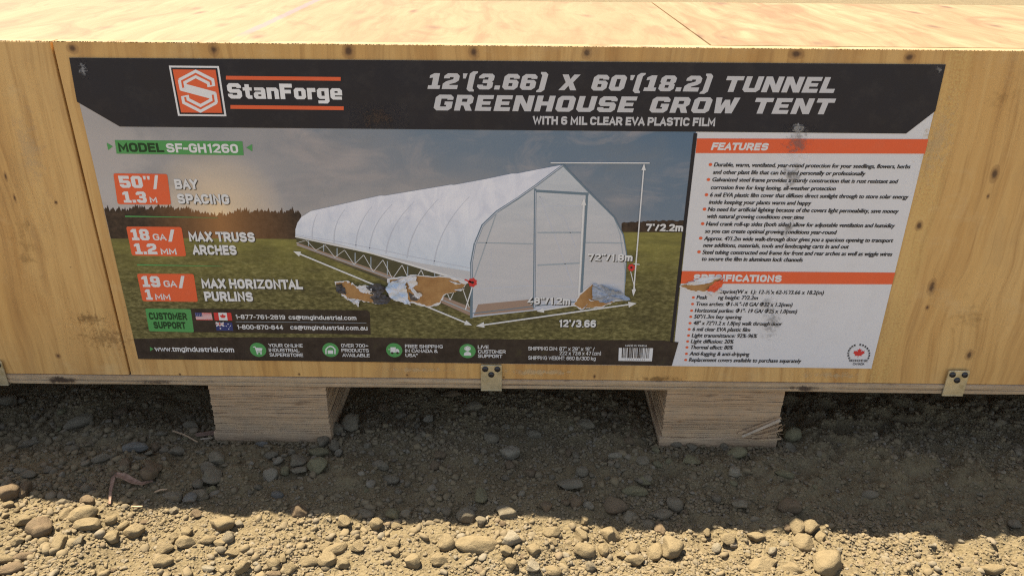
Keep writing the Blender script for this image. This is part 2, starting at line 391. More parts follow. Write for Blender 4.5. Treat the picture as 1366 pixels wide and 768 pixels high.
def sky_mat():
    m = N('printed_sky'); v = m.co(); x, y, z_ = m.xyz()
    g = m.math('MULTIPLY_ADD', x, 1.15, m.math('MULTIPLY_ADD', z_, 3.0, -.38))
    g = m.math('MULTIPLY_ADD', m.noise(m.map((1, 1, 2.2)), 6, 5, .55), .55, m.math('SUBTRACT', g, .25))
    c = m.ramp(g, [(.0, (.50, .465, .445)), (.28, (.43, .40, .385)), (.5, (.30, .30, .315)), (.72, (.175, .225, .285)), (1., (.115, .18, .26))])
    cl = m.noise(m.map((1, 1, 2.0)), 13, 8, .6, .8)
    c = m.mix(m.ramp(cl, [(.48, 0.), (.72, .55)]), c, (.50, .43, .40))
    c = m.mix(m.ramp(m.noise(m.map((1, 1, 1.8), (4, 0, 2)), 10, 6, .6, .5), [(.52, 0.), (.72, .5)]), c, (.20, .215, .235))
    # the low sun in the picture
    sx_, sz_ = face(292, 284)
    d = m.math('POWER', m.math('SUBTRACT', x, sx_), 2); d = m.math('SQRT', m.math('MULTIPLY_ADD', m.math('SUBTRACT', z_, sz_), m.math('SUBTRACT', z_, sz_), d))
    c = m.mix(m.ramp(m.math('MULTIPLY', d, 10), [(.0, 1.), (.16, .6), (.75, 0.)]), c, (.92, .68, .40))
    m.bump(m.noise(v, 26, 3, .5, 1.2), .12, .002)
    return m.fin(c, .42, .22)
def tree_mat():
    m = N('printed_trees'); v = m.co(); x, y, z_ = m.xyz()
    c = m.ramp(m.noise(v, 170, 5, .7), [(.3, (.030, .022, .018)), (.6, (.075, .05, .035)), (.8, (.12, .08, .05))])
    sx_, sz_ = face(292, 284); d = m.math('ABSOLUTE', m.math('SUBTRACT', x, sx_))
    c = m.mix(m.ramp(m.math('MULTIPLY', d, 12), [(.0, .8), (.4, .35), (1., 0.)]), c, (.42, .20, .075))
    return m.fin(c, .44, .2)
def grass_mat():
    m = N('printed_grass'); v = m.co(); x, y, z_ = m.xyz()
    f1 = m.noise(m.map((1, 1, 2.2)), 150, 6, .7); f2 = m.noise(m.map((.5, 1, 3)), 30, 4, .6)
    c = m.ramp(f1, [(.30, (.045, .041, .017)), (.5, (.145, .128, .048)), (.70, (.32, .28, .12))])
    far = m.ramp(z_, [(.20, 0.), (.265, .75)])
    c2 = m.ramp(f2, [(.3, (.15, .142, .044)), (.55, (.31, .28, .075)), (.75, (.19, .17, .058))])
    c = m.mix(far, c, c2)
    c = m.mix(m.ramp(m.noise(m.map((1, 1, 3)), 17, 4), [(.45, 0.), (.7, .55)]), c, (.05, .043, .022))
    m.bump(m.noise(v, 26, 3, .5, 1.2), .12, .002)
    return m.fin(c, .44, .22)
def foot_mat():
    m = N('printed_dark_footer'); v = m.co()
    c = m.ramp(m.noise(v, 70, 6, .7), [(.32, (.026, .019, .016)), (.55, (.046, .034, .028)), (.72, (.06, .05, .03))])
    m.bump(m.noise(v, 26, 3, .5, 1.2), .12, .002)
    return m.fin(c, .40, .25)
def film_mat():
    m = N('printed_film'); v = m.co(); x, y, z_ = m.xyz()
    f = m.noise(m.map((1.4, 1, .8)), 28, 6, .62, 1.2)
    c = m.ramp(f, [(.3, (.64, .66, .75)), (.55, (.80, .80, .86)), (.75, (.86, .86, .89))])
    c = m.mix(m.ramp(z_, [(.23, .65), (.30, 0.)]), c, (.56, .65, .73))
    m.bump(m.noise(v, 26, 3, .5, 1.2), .12, .002)
    return m.fin(c, .42, .22)
def clear_mat():
    m = N('printed_end_wall'); v = m.co(); x, y, z_ = m.xyz()
    f = m.noise(m.map((1, 1, 3.5)), 24, 5, .6, .6)
    c = m.ramp(f, [(.3, (.46, .51, .56)), (.55, (.57, .60, .635)), (.75, (.66, .67, .69))])
    c = m.mix(m.ramp(z_, [(.26, .7), (.36, 0.)]), c, (.56, .535, .535))
    return m.fin(c, .42, .22)
I_SKY, I_TREE, I_GRASS, I_FOOT, I_FILM, I_CLEAR = sky_mat(), tree_mat(), grass_mat(), foot_mat(), film_mat(), clear_mat()
STEP = .00009
class Flat:                                  # printed shapes lying on the label, gathered into one mesh
    def __init__(s): s.v = []; s.f = []; s.mi = []; s.mats = []
    def mid(s, m):
        if m not in s.mats: s.mats.append(m)
        return s.mats.index(m)
    def y(s, l): return -.0008-STEP*l
    def raw(s, pts, mat, layer):             # pts in metres (x, z)
        a = sum(pts[i][0]*pts[(i+1) % len(pts)][1]-pts[(i+1) % len(pts)][0]*pts[i][1] for i in range(len(pts)))
        if a < 0: pts = pts[::-1]
        b = len(s.v); s.v += [(x, s.y(layer), z) for x, z in pts]; s.f.append(tuple(range(b, b+len(pts)))); s.mi.append(s.mid(mat))
    def poly(s, pts, mat, layer): s.raw([face(*p) for p in pts], mat, layer)
    def line(s, pts, w, mat, layer, w2=None):  # thick polyline, width in photo pixels
        P = [np.array(p, float) for p in pts]; n = len(P)
        for i in range(n-1):
            d = P[i+1]-P[i]; d /= np.linalg.norm(d)+1e-9; q = np.array([-d[1], d[0]])
            wa = w if w2 is None else w+(w2-w)*i/(n-1); wb = w if w2 is None else w+(w2-w)*(i+1)/(n-1)
            e = d*(.25*wa if n > 2 else 0)
            s.poly([P[i]+q*wa/2-e, P[i+1]+q*wb/2+e, P[i+1]-q*wb/2+e, P[i]-q*wa/2-e], mat, layer+.1*(i % 2))
    def circle(s, px, py, r, mat, layer, n=28, sq=1.0):
        x, z = face(px, py); R = face(px+r, py)[0]-x
        s.raw([(x+R*math.cos(t*math.tau/n), z+R*sq*math.sin(t*math.tau/n)) for t in range(n)], mat, layer)
    def arrow(s, a, b, w, mat, layer, head=9, both=True):
        s.line([a, b], w, mat, layer); a = np.array(a, float); b = np.array(b, float); d = (b-a)/np.linalg.norm(b-a); q = np.array([-d[1], d[0]])
        s.poly([b+d*2, b-d*head+q*head*.42, b-d*head-q*head*.42], mat, layer+.2)
        if both: s.poly([a-d*2, a+d*head+q*head*.42, a+d*head-q*head*.42], mat, layer+.2)
    def tris(s, V2, faces_, mat, layer):
        b = len(s.v); s.v += [(x, s.y(layer), z) for x, z in V2]; k = s.mid(mat)
        for f in faces_: s.f.append(tuple(b+i for i in f)); s.mi.append(k)
    def build(s, name, parent, label=None):
        o = mesh_obj(name, s.v, s.f, s.mats, parent, s.mi)
        if label: o['label'] = label
        return o

# lettering: one pass turns every line of text into outlines
SF = {
 'A': (6.6, '0,0 3.3,10 6.6,0|1.2,3 5.4,3'), 'B': (6, '0,5.2 0,10 5.6,10,2 5.6,5.2,2 z|0,0 0,5.2 6,5.2,2 6,0,2 z'), 'C': (6, '6,7 6,10,2.8 0,10,2.8 0,0,2.8 6,0,2.8 6,3'),
 'D': (6, '0,0 0,10 6,10,3 6,0,3 z'), 'E': (5, '5,10 0,10 0,0 5,0|0,5.2 4.4,5.2'), 'F': (5, '5,10 0,10 0,0|0,5 4.4,5'), 'G': (6, '6,7.4 6,10,2.8 0,10,2.8 0,0,2.8 6,0,2.4 6,5 3.4,5'),
 'H': (6, '0,0 0,10|6,0 6,10|0,5.2 6,5.2'), 'I': (0, '0,0 0,10'), 'J': (5, '5,10 5,0,2.5 0,0,2.5 0,3'), 'K': (6, '0,0 0,10|5.8,10 .3,4.2|2.2,6 6,0'), 'L': (5, '0,10 0,0 5,0'),
 'M': (7.4, '0,0 0,10 3.7,2.5 7.4,10 7.4,0'), 'N': (6, '0,0 0,10 6,0 6,10'), 'O': (6, '0,0,2.8 0,10,2.8 6,10,2.8 6,0,2.8 z'), 'P': (5.8, '0,0 0,10 5.8,10,2.6 5.8,4.4,2.6 0,4.4'),
 'Q': (6, '0,0,2.8 0,10,2.8 6,10,2.8 6,0,2.8 z|3.6,2.4 6.2,-.8'), 'R': (6, '0,0 0,10 5.8,10,2.6 5.8,4.4,2.6 0,4.4|3,4.4 6,0'),
 'S': (6, '5.8,7.4 5.8,10,2.6 0,10,2.6 0,5.2,2.4 6,5.2,2.4 6,0,2.6 0,0,2.6 0,2.7'), 'T': (6.4, '0,10 6.4,10|3.2,10 3.2,0'), 'U': (6, '0,10 0,0,2.8 6,0,2.8 6,10'), 'V': (6.6, '0,10 3.3,0 6.6,10'),
 'W': (9.4, '0,10 2.3,0 4.7,9 7.1,0 9.4,10'), 'X': (6, '0,0 6,10|0,10 6,0'), 'Y': (6.4, '0,10 3.2,4.6 6.4,10|3.2,4.6 3.2,0'), 'Z': (6, '0,10 6,10 0,0 6,0'),
 'a': (5, '.4,7.2 5,7.2,2 5,0|5,4.2 0,4.2,1.8 0,0,1.8 5,0'), 'b': (5, '0,10 0,0 5,0,2.3 5,7.2,2.3 0,7.2'), 'c': (4.8, '4.8,5.4 4.8,7.2,1.7 0,7.2,2.2 0,0,2.2 4.8,0,1.7 4.8,1.9'), 'd': (5, '5,10 5,0 0,0,2.3 0,7.2,2.3 5,7.2'),
 'e': (5, '5,1.4 5,0,1.3 0,0,2.3 0,7.2,2.3 5,7.2,2.3 5,3.7 0,3.7'), 'f': (3.4, '3.4,10 1.2,10,1.4 1.2,0|0,7.2 3.2,7.2'), 'g': (5, '5,7.2 5,-2.6,2.2 .4,-2.6|5,7.2 0,7.2,2.3 0,.2,2.3 5,.2'), 'h': (5, '0,10 0,0|0,7.2 5,7.2,2.3 5,0'),
 'i': (0, '0,0 0,7.2|0,9.9 0,9.95'), 'j': (1, '1,7.2 1,-2.6,.9 0,-2.6|1,9.9 1,9.95'), 'k': (4.8, '0,10 0,0|4.6,7.2 .3,3|1.8,4.3 4.8,0'), 'l': (0, '0,0 0,10'), 'm': (8, '0,0 0,7.2 4,7.2,2 4,0|3,7.2 8,7.2,2 8,0'),
 'n': (5, '0,0 0,7.2 5,7.2,2.3 5,0'), 'o': (5, '0,0,2.3 0,7.2,2.3 5,7.2,2.3 5,0,2.3 z'), 'p': (5, '0,-2.6 0,7.2 5,7.2,2.3 5,0,2.3 0,0'), 'q': (5, '5,-2.6 5,7.2 0,7.2,2.3 0,0,2.3 5,0'), 'r': (3.2, '0,0 0,7.2|0,5 0,7.2,1.5 3.2,7.2'),
 's': (4.6, '4.5,5.6 4.5,7.2,1.5 0,7.2,1.7 0,3.7,1.6 4.6,3.7,1.6 4.6,0,1.7 0,0,1.5 0,1.6'), 't': (3.2, '1.1,9.4 1.1,0,1.5 3.2,0|0,7.2 3.2,7.2'), 'u': (5, '0,7.2 0,0,2.3 5,0|5,7.2 5,0'), 'v': (5, '0,7.2 2.5,0 5,7.2'),
 'w': (7.6, '0,7.2 1.9,0 3.8,6.6 5.7,0 7.6,7.2'), 'x': (5, '0,0 5,7.2|0,7.2 5,0'), 'y': (5, '0,7.2 2.6,0|5,7.2 2,-2.6 .5,-2.6'), 'z': (4.6, '0,7.2 4.6,7.2 0,0 4.6,0'),
 '0': (5.6, '0,0,2.6 0,10,2.6 5.6,10,2.6 5.6,0,2.6 z'), '1': (2.4, '0,8.2 2.4,10 2.4,0'), '2': (5.6, '0,7.4 0,10,2.5 5.6,10,2.5 5.6,6,1.5 0,0 5.6,0'), '3': (5.6, '0,8 0,10,1.9 5.4,10,2.2 5.4,5.3,2 2,5.3|2.4,5.3 5.6,5.3,2.2 5.6,0,2.4 0,0,2.2 0,2.4'),
 '4': (5.8, '4.2,0 4.2,10|4.2,10 0,2.8 5.8,2.8'), '5': (5.6, '5.2,10 .4,10 .2,5.7 5.6,5.9,2.4 5.6,0,2.5 0,0,2.2 0,2.3'), '6': (5.6, '5.4,8.2 5.4,10,1.7 0,10,2.6 0,0,2.6 5.6,0,2.6 5.6,5.8,2.4 0,5.8'), '7': (5.6, '0,10 5.6,10 2,0'),
 '8': (5.6, '.2,5.3,2 .2,10,2.2 5.4,10,2.2 5.4,5.3,2 z|0,0,2.3 0,5.3,2 5.6,5.3,2 5.6,0,2.3 z'), '9': (5.6, '.2,1.8 .2,0,1.7 5.6,0,2.6 5.6,10,2.6 0,10,2.6 0,4.2,2.4 5.6,4.2'),
 ',': (.6, '.5,.3 0,-1.2'), '.': (0, '0,0 0,.05'), '-': (2.8, '0,4.2 2.8,4.2'), '/': (3.8, '0,-.8 3.8,10.6'), '(': (1.8, '1.8,11.4 0,8.4,2 0,1,2 1.8,-1.8'), ')': (1.8, '0,11.4 1.8,8.4,2 1.8,1,2 0,-1.8'),
 "'": (0, '0,10 0,8'), '"': (2.6, '0,10 0,8|3,10 3,8'), ':': (0, '0,0 0,.05|0,5.8 0,5.85'), '+': (5, '0,4.4 5,4.4|2.5,1.8 2.5,7'), '%': (8, '1,0 7,10|0,6.6,1 0,10,1 2.6,10,1 2.6,6.6,1 z|5.4,0,1 5.4,3.4,1 8,3.4,1 8,0,1 z'), '*': (3, '1.5,10 1.5,7|0,9.2 3,7.8|0,7.8 3,9.2'),
 '@': (9, '6.4,6 6.4,2.4 9,2.4,1.4 9,8.6,3.4 0,8.6,3.4 0,-1.6,3.4 7,-1.6|6.4,6 3,6,1.6 3,2.4,1.6 6.4,2.4'), '&': (6.4, '6.4,0 1,7.2,1 1,10,1.7 4.6,10,1.7 4.6,7,1.4 0,4.4,1.6 0,0,2.1 5,0,2.6 6.2,4.2'),
 '\u03a6': (6.6, '0,2,2.6 0,8,2.6 6.6,8,2.6 6.6,2,2.6 z|3.3,-.6 3.3,10.6'), '\u00bd': (6.4, '0,9.4 .9,10 .9,5.4|.6,0 5,10|4,3.6 4,4.6,.6 6.4,4.6,1 6.4,3,.6 4,0 6.4,0'), '\u00bc': (6.4, '0,9.4 .9,10 .9,5.4|.6,0 5,10|5.9,0 5.9,4.6 3.8,1.2 6.6,1.2')}
def glyph_path(st):
    close = st.strip().endswith('z'); pts = [tuple(float(q) for q in t.split(',')) for t in st.replace('z', '').split()]
    out = []; n = len(pts)
    for i, p in enumerate(pts):
        b = np.array(p[:2])
        if len(p) < 3 or (not close and i in (0, n-1)): out.append(b); continue
        a = np.array(pts[i-1][:2]); c_ = np.array(pts[(i+1) % n][:2]); la, lc = np.linalg.norm(a-b), np.linalg.norm(c_-b)
        rr = min(p[2], la*.5 if len(pts[i-1]) > 2 else la*.98, lc*.5 if len(pts[(i+1) % n]) > 2 else lc*.98)
        p1 = b+(a-b)/la*rr; p2 = b+(c_-b)/lc*rr
        for k in range(5):
            t = k/4; out.append((1-t)**2*p1+2*t*(1-t)*(b*.92+(p1+p2)*.04)+t*t*p2)
    P = [out[0]]
    for q in out[1:]:
        if np.linalg.norm(q-P[-1]) > .02: P.append(q)
    if close and np.linalg.norm(P[0]-P[-1]) < .02: P.pop()
    return np.array(P), close
def thick(P, close, t):
    n = len(P); L, R_ = [], []
    for i in range(n):
        d1 = P[i]-P[i-1] if (i or close) else P[1]-P[0]; d2 = P[(i+1) % n]-P[i] if (i < n-1 or close) else P[i]-P[i-1]
        d1 = d1/np.linalg.norm(d1); d2 = d2/np.linalg.norm(d2); n1 = np.array([-d1[1], d1[0]]); n2 = np.array([-d2[1], d2[0]])
        mth = n1+n2; ln = np.linalg.norm(mth)
        mth = n1 if ln < 1e-3 else mth/ln
        k = t/2/max(.62, float(mth@n1)); L.append(P[i]+mth*k); R_.append(P[i]-mth*k)
    vv, f, lv = [], [], []
    for i in range(n if close else n-1):
        j = (i+1) % n; b = len(vv); vv += [L[i], L[j], R_[j], R_[i]]; f.append((b, b+1, b+2, b+3)); lv += [i*.03]*4
    return vv, f, lv
JOBS = []
GL = {
 '0': (8, [[(1.6, 0), (6.4, 0), (8, 1.6), (8, 8.4), (6.4, 10), (1.6, 10), (0, 8.4), (0, 1.6)], [(3, 2.5), (5, 2.5), (5, 7.5), (3, 7.5)]]),
 '1': (6.6, [[(.3, 0), (6.6, 0), (6.6, 2.3), (5.2, 2.3), (5.2, 10), (2.4, 10), (.3, 8.6), (.3, 6.9), (2.1, 7.2), (2.1, 2.3), (.3, 2.3)]]),
 '2': (8, [[(0, 0), (8, 0), (8, 2.6), (3.5, 2.6), (3.5, 3.1), (6.6, 4.2), (8, 5.6), (8, 8.4), (6.4, 10), (1.6, 10), (0, 8.4), (0, 6.8), (3, 6.8), (3, 7.6), (5, 7.6), (5, 6.3), (1.4, 4.9), (0, 3.4)]]),
 '3': (8, [[(0, 1.6), (1.6, 0), (6.6, 0), (8, 1.4), (8, 4.3), (7.2, 5.1), (8, 5.9), (8, 8.6), (6.6, 10), (1.6, 10), (0, 8.4), (0, 7), (3, 7), (3, 7.7), (5, 7.7), (5, 6.2), (2.4, 6.2), (2.4, 4), (5, 4), (5, 2.3), (3, 2.3), (3, 3), (0, 3)]]),
 '5': (8, [[(0, 1.6), (1.6, 0), (6.4, 0), (8, 1.6), (8, 4.8), (6.6, 6.3), (3, 6.3), (3, 7.5), (7.6, 7.5), (7.6, 10), (0, 10), (0, 4), (5, 4), (5, 2.4), (3, 2.4), (3, 3.1), (0, 3.1)]]),
 '6': (8, [[(1.6, 0), (6.4, 0), (8, 1.6), (8, 4.9), (6.6, 6.3), (3, 6.3), (3, 7.6), (5, 7.6), (5, 7), (8, 7), (8, 8.4), (6.4, 10), (1.6, 10), (0, 8.4), (0, 1.6)], [(3, 2.3), (5, 2.3), (5, 4.2), (3, 4.2)]]),
 '8': (8, [[(1.6, 0), (6.4, 0), (8, 1.6), (8, 4.2), (7.2, 5), (8, 5.8), (8, 8.4), (6.4, 10), (1.6, 10), (0, 8.4), (0, 5.8), (.8, 5), (0, 4.2), (0, 1.6)], [(3, 2.2), (5, 2.2), (5, 4), (3, 4)], [(3, 6), (5, 6), (5, 7.8), (3, 7.8)]]),
 '9': (8, [[(1.6, 10), (0, 8.4), (0, 5.1), (1.4, 3.7), (5, 3.7), (5, 2.4), (3, 2.4), (3, 3), (0, 3), (0, 1.6), (1.6, 0), (6.4, 0), (8, 1.6), (8, 8.4), (6.4, 10)], [(3, 5.8), (5, 5.8), (5, 7.7), (3, 7.7)]]),
 '(': (4, [[(1.5, 11.4), (4, 11.4), (4, 10.4), (3, 9.4), (3, .6), (4, -.4), (4, -1.4), (1.5, -1.4), (0, .1), (0, 9.9)]]),
 ')': (4, [[(2.5, 11.4), (0, 11.4), (0, 10.4), (1, 9.4), (1, .6), (0, -.4), (0, -1.4), (2.5, -1.4), (4, .1), (4, 9.9)]]),
 "'": (2.6, [[(.2, 10), (2.6, 10), (2.1, 6.8), (.8, 6.8)]]),
 '"': (5.4, [[(.2, 10), (2.4, 10), (1.9, 7), (.6, 7)], [(3.1, 10), (5.3, 10), (4.8, 7), (3.5, 7)]]),
 '.': (2.8, [[(0, 0), (2.8, 0), (2.8, 2.6), (0, 2.6)]]),
 '/': (5, [[(0, -.8), (2.3, -.8), (5.4, 10.8), (3.1, 10.8)]]),
 'X': (9.4, [[(0, 0), (3.2, 0), (4.7, 2.9), (6.2, 0), (9.4, 0), (6.6, 5), (9.4, 10), (6.2, 10), (4.7, 7.1), (3.2, 10), (0, 10), (2.8, 5)]]),
 'T': (9, [[(3, 0), (6, 0), (6, 7.4), (9, 7.4), (9, 10), (0, 10), (0, 7.4), (3, 7.4)]]),
 'U': (9, [[(1.6, 0), (7.4, 0), (9, 1.6), (9, 10), (6, 10), (6, 2.6), (3, 2.6), (3, 10), (0, 10), (0, 1.6)]]),
 'N': (9.4, [[(0, 0), (3, 0), (3, 5.4), (6.2, 0), (9.4, 0), (9.4, 10), (6.4, 10), (6.4, 4.6), (3.2, 10), (0, 10)]]),
 'E': (8, [[(0, 0), (8, 0), (8, 2.5), (3, 2.5), (3, 3.9), (7, 3.9), (7, 6.1), (3, 6.1), (3, 7.5), (8, 7.5), (8, 10), (0, 10)]]),
 'F': (8, [[(0, 0), (3, 0), (3, 3.7), (7, 3.7), (7, 6.1), (3, 6.1), (3, 7.5), (8, 7.5), (8, 10), (0, 10)]]),
 'L': (7.6, [[(0, 0), (7.6, 0), (7.6, 2.6), (3, 2.6), (3, 10), (0, 10)]]),
 'G': (9, [[(1.6, 0), (7.4, 0), (9, 1.6), (9, 5.7), (5, 5.7), (5, 3.6), (6, 3.6), (6, 2.5), (3, 2.5), (3, 7.5), (6, 7.5), (6, 6.8), (9, 6.8), (9, 8.4), (7.4, 10), (1.6, 10), (0, 8.4), (0, 1.6)]]),
 'R': (9, [[(0, 0), (3, 0), (3, 3.3), (4.2, 3.3), (5.8, 0), (9, 0), (7.2, 3.8), (8.6, 5.2), (8.6, 8.4), (7, 10), (0, 10)], [(3, 5.6), (5.6, 5.6), (5.6, 7.6), (3, 7.6)]]),
 'H': (9, [[(0, 0), (3, 0), (3, 3.8), (6, 3.8), (6, 0), (9, 0), (9, 10), (6, 10), (6, 6.3), (3, 6.3), (3, 10), (0, 10)]]),
 'O': (9, [[(1.6, 0), (7.4, 0), (9, 1.6), (9, 8.4), (7.4, 10), (1.6, 10), (0, 8.4), (0, 1.6)], [(3, 2.5), (6, 2.5), (6, 7.5), (3, 7.5)]]),
 'S': (9, [[(0, 1.6), (1.6, 0), (7.4, 0), (9, 1.6), (9, 4.7), (7.6, 6.2), (3, 6.2), (3, 7.6), (6, 7.6), (6, 6.9), (9, 6.9), (9, 8.4), (7.4, 10), (1.6, 10), (0, 8.4), (0, 5.3), (1.4, 3.8), (6, 3.8), (6, 2.4), (3, 2.4), (3, 3.1), (0, 3.1)]]),
 'W': (12, [[(1.6, 0), (5, 0), (6, 4.4), (7, 0), (10.4, 0), (12, 10), (9, 10), (8.4, 4.6), (7.3, 8.6), (4.7, 8.6), (3.6, 4.6), (3, 10), (0, 10)]]),
 't': (5.8, [[(1.4, 1.4), (2.8, 0), (5.6, 0), (5.6, 2.2), (4.2, 2.2), (4.2, 5.3), (5.8, 5.3), (5.8, 7.4), (4.2, 7.4), (4.2, 9.4), (1.4, 9.4), (1.4, 7.4), (0, 7.4), (0, 5.3), (1.4, 5.3)]]),
 'a': (7.6, [[(1.2, 0), (7.6, 0), (7.6, 6.2), (6.4, 7.4), (.6, 7.4), (.6, 5.4), (4.8, 5.4), (4.8, 4.6), (1.2, 4.6), (0, 3.4), (0, 1.2)], [(2.8, 1.8), (4.8, 1.8), (4.8, 2.9), (2.8, 2.9)]]),
 'n': (7.6, [[(0, 0), (2.8, 0), (2.8, 5.2), (4.8, 5.2), (4.8, 0), (7.6, 0), (7.6, 6), (6.2, 7.4), (0, 7.4)]]),
 'o': (7.6, [[(1.4, 0), (6.2, 0), (7.6, 1.4), (7.6, 6), (6.2, 7.4), (1.4, 7.4), (0, 6), (0, 1.4)], [(2.8, 2.1), (4.8, 2.1), (4.8, 5.3), (2.8, 5.3)]]),
 'r': (5.4, [[(0, 0), (2.8, 0), (2.8, 4.8), (5.4, 4.8), (5.4, 7.4), (0, 7.4)]]),
 'g': (7.6, [[(.4, -2.6), (6.2, -2.6), (7.6, -1.2), (7.6, 7.4), (1.4, 7.4), (0, 6), (0, 1.8), (1.4, .4), (4.8, .4), (4.8, -.6), (.4, -.6)], [(2.8, 2.4), (4.8, 2.4), (4.8, 5.4), (2.8, 5.4)]]),
 'e': (7.6, [[(1.4, 0), (7.2, 0), (7.2, 2), (2.8, 2), (2.8, 2.8), (7.6, 2.8), (7.6, 6), (6.2, 7.4), (1.4, 7.4), (0, 6), (0, 1.4)], [(2.8, 4.4), (4.8, 4.4), (4.8, 5.5), (2.8, 5.5)]]),
 ' ': (5, []),
}
KERN = {'A': (-.75, -.75), 'T': (-.7, -.7), 'V': (-.7, -.7), 'Y': (-.7, -.7), 'W': (-.4, -.4), 'L': (0, -.7), 'F': (0, -.4), 'P': (0, -.4), 'I': (.25, .25), 'i': (.2, .2), 'l': (.2, .2), 'r': (0, -.6), 'f': (-.3, -.5), 't': (-.3, -.3), '/': (-.4, -.4), '.': (-.1, -.1), ',': (0, 0), 'v': (-.4, -.4), 'y': (-.4, -.4), 'w': (-.4, -.4), '1': (-.2, .3), '-': (-.2, -.2)}
def text(flat, s, x0, base, x1, cap, mat, layer, bold=1.7, shear=0.0, slab=False, gap=1.0, shadow=None, soft=None):
    """x0, base, x1 in photo pixels; the line is level on the label, cap is its capital height in photo pixels."""
    if slab:
        cu = bpy.data.curves.new('lettering', 'CURVE'); cu.dimensions = '2D'; cu.fill_mode = 'BOTH'; X = 0
        for ch in s:
            wd, loops = GL[ch]
            for lp in loops:
                sp = cu.splines.new('POLY'); sp.points.add(len(lp)-1); sp.use_cyclic_u = True
                for p, (a, b) in zip(sp.points, lp): p.co = ((X+a)/10, b/10, 0, 1)
            X += wd+gap
        o = bpy.data.objects.new('lettering', cu); COL.objects.link(o)
        JOBS.append((o, flat, x0, base, x1, cap, mat, layer, shear, shadow)); return
    if soft is not None:
        cu = bpy.data.curves.new('lettering', 'FONT'); cu.body = s; cu.size = 1/.7; cu.resolution_u = 3; cu.fill_mode = 'FRONT'
        o = bpy.data.objects.new('lettering', cu); COL.objects.link(o)
        JOBS.append((o, flat, x0, base, x1, cap, mat, layer, shear, soft)); return
    X = 0; VV, FF = [], []; lvl = []; t = bold
    for ch, nx_ in zip(s, s[1:]+' '):
        if ch == ' ': X += 3.4; continue
        wd, st = SF[ch]
        for j, one in enumerate(st.split('|')):
            P, close = glyph_path(one)
            if len(P) < 2: continue
            P0 = P; P = np.stack([P[:, 0]+X+t/2, P[:, 1]*(10-t)/10+t/2], 1)
            if not close:                    # strokes that end on the letter's outline run out to it
                for e, q in ((0, 1), (-1, -2)):
                    d = P0[e]-P0[q]; d = d/np.linalg.norm(d)
                    if (abs(d[1]) > .6 and min(abs(P0[e][1]-z) for z in (0, 10, 7.2, -2.6)) < .01) or (abs(d[0]) > .9 and (P0[e][0] < .01 or P0[e][0] > wd-.01 or ch in 'EF-')): P[e] = P[e]+d*t/2
            if ch in '.:,i"' and len(P) == 2 and np.linalg.norm(P[0]-P[1]) < t*.5: P = np.array([P.mean(0)-(0, t/2), P.mean(0)+(0, t/2)])
            vv, ff, lv = thick(P, close, t); b = len(VV)
            VV += [q/10 for q in vv]; FF += [tuple(b+i for i in f) for f in ff]; lvl += [j*.5+q for q in lv]
        kl, kr = KERN.get(ch, (0, 0)); X += wd+t+.95+kr+KERN.get(nx_, (0, 0))[0]
    place(flat, np.array(VV), FF, lvl, x0, base, x1, cap, mat, layer, shear, shadow)
def place(flat, co, fs, lvl, x0, base, x1, cap, mat, layer, shear, shadow):
    fx0, fz = face(x0, base); z1 = face(x0, base-cap)[1]; fx1 = face(x1, base)[0]; H = z1-fz
    X = co[:, 0]-co[:, 0].min(); Z = co[:, 1]*H
    sxm = ((fx1-fx0)-abs(shear)*H)/X.max(); XX = fx0+X*sxm+Z*shear; ZZ = fz+Z; out = []
    for f in fs:
        ar = sum(XX[f[i]]*ZZ[f[(i+1) % len(f)]]-XX[f[(i+1) % len(f)]]*ZZ[f[i]] for i in range(len(f)))
        out.append(f if ar > 0 else f[::-1])
    for dxy, mt, ly in ([(shadow[1], shadow[0], layer-.5)] if shadow else [])+[(0, mat, layer)]:
        b = len(flat.v); k = flat.mid(mt)
        flat.v += [(x+dxy, flat.y(ly+l_), z-dxy) for x, z, l_ in zip(XX, ZZ, lvl)]
        for f in out: flat.f.append(tuple(b+i for i in f)); flat.mi.append(k)
def run_text():
    dg = bpy.context.evaluated_depsgraph_get(); dg.update()
    for (o, flat, x0, base, x1, cap, mat, layer, shear, shadow) in JOBS:
        me = bpy.data.meshes.new_from_object(o.evaluated_get(dg)); co = np.array([v.co[:2] for v in me.vertices])
        if isinstance(shadow, float):        # plain font made heavier by stacked, slightly shifted copies
            for q, (ox, oy) in enumerate(((-1, 0), (1, 0), (0, .6))):
                place(flat, co, [tuple(p.vertices) for p in me.polygons], [q*.3]*len(co), x0+ox*shadow, base+oy*shadow, x1+ox*shadow, cap, mat, layer, shear, None)
        else: place(flat, co, [tuple(p.vertices) for p in me.polygons], [0]*len(co), x0, base, x1, cap, mat, layer, shear, shadow)
        cu = o.data; bpy.data.objects.remove(o); bpy.data.curves.remove(cu); bpy.data.meshes.remove(me)
    JOBS.clear()

BUILDS = []
def sub(name, label=None):
    f = Flat(); BUILDS.append((name, f, label)); return f
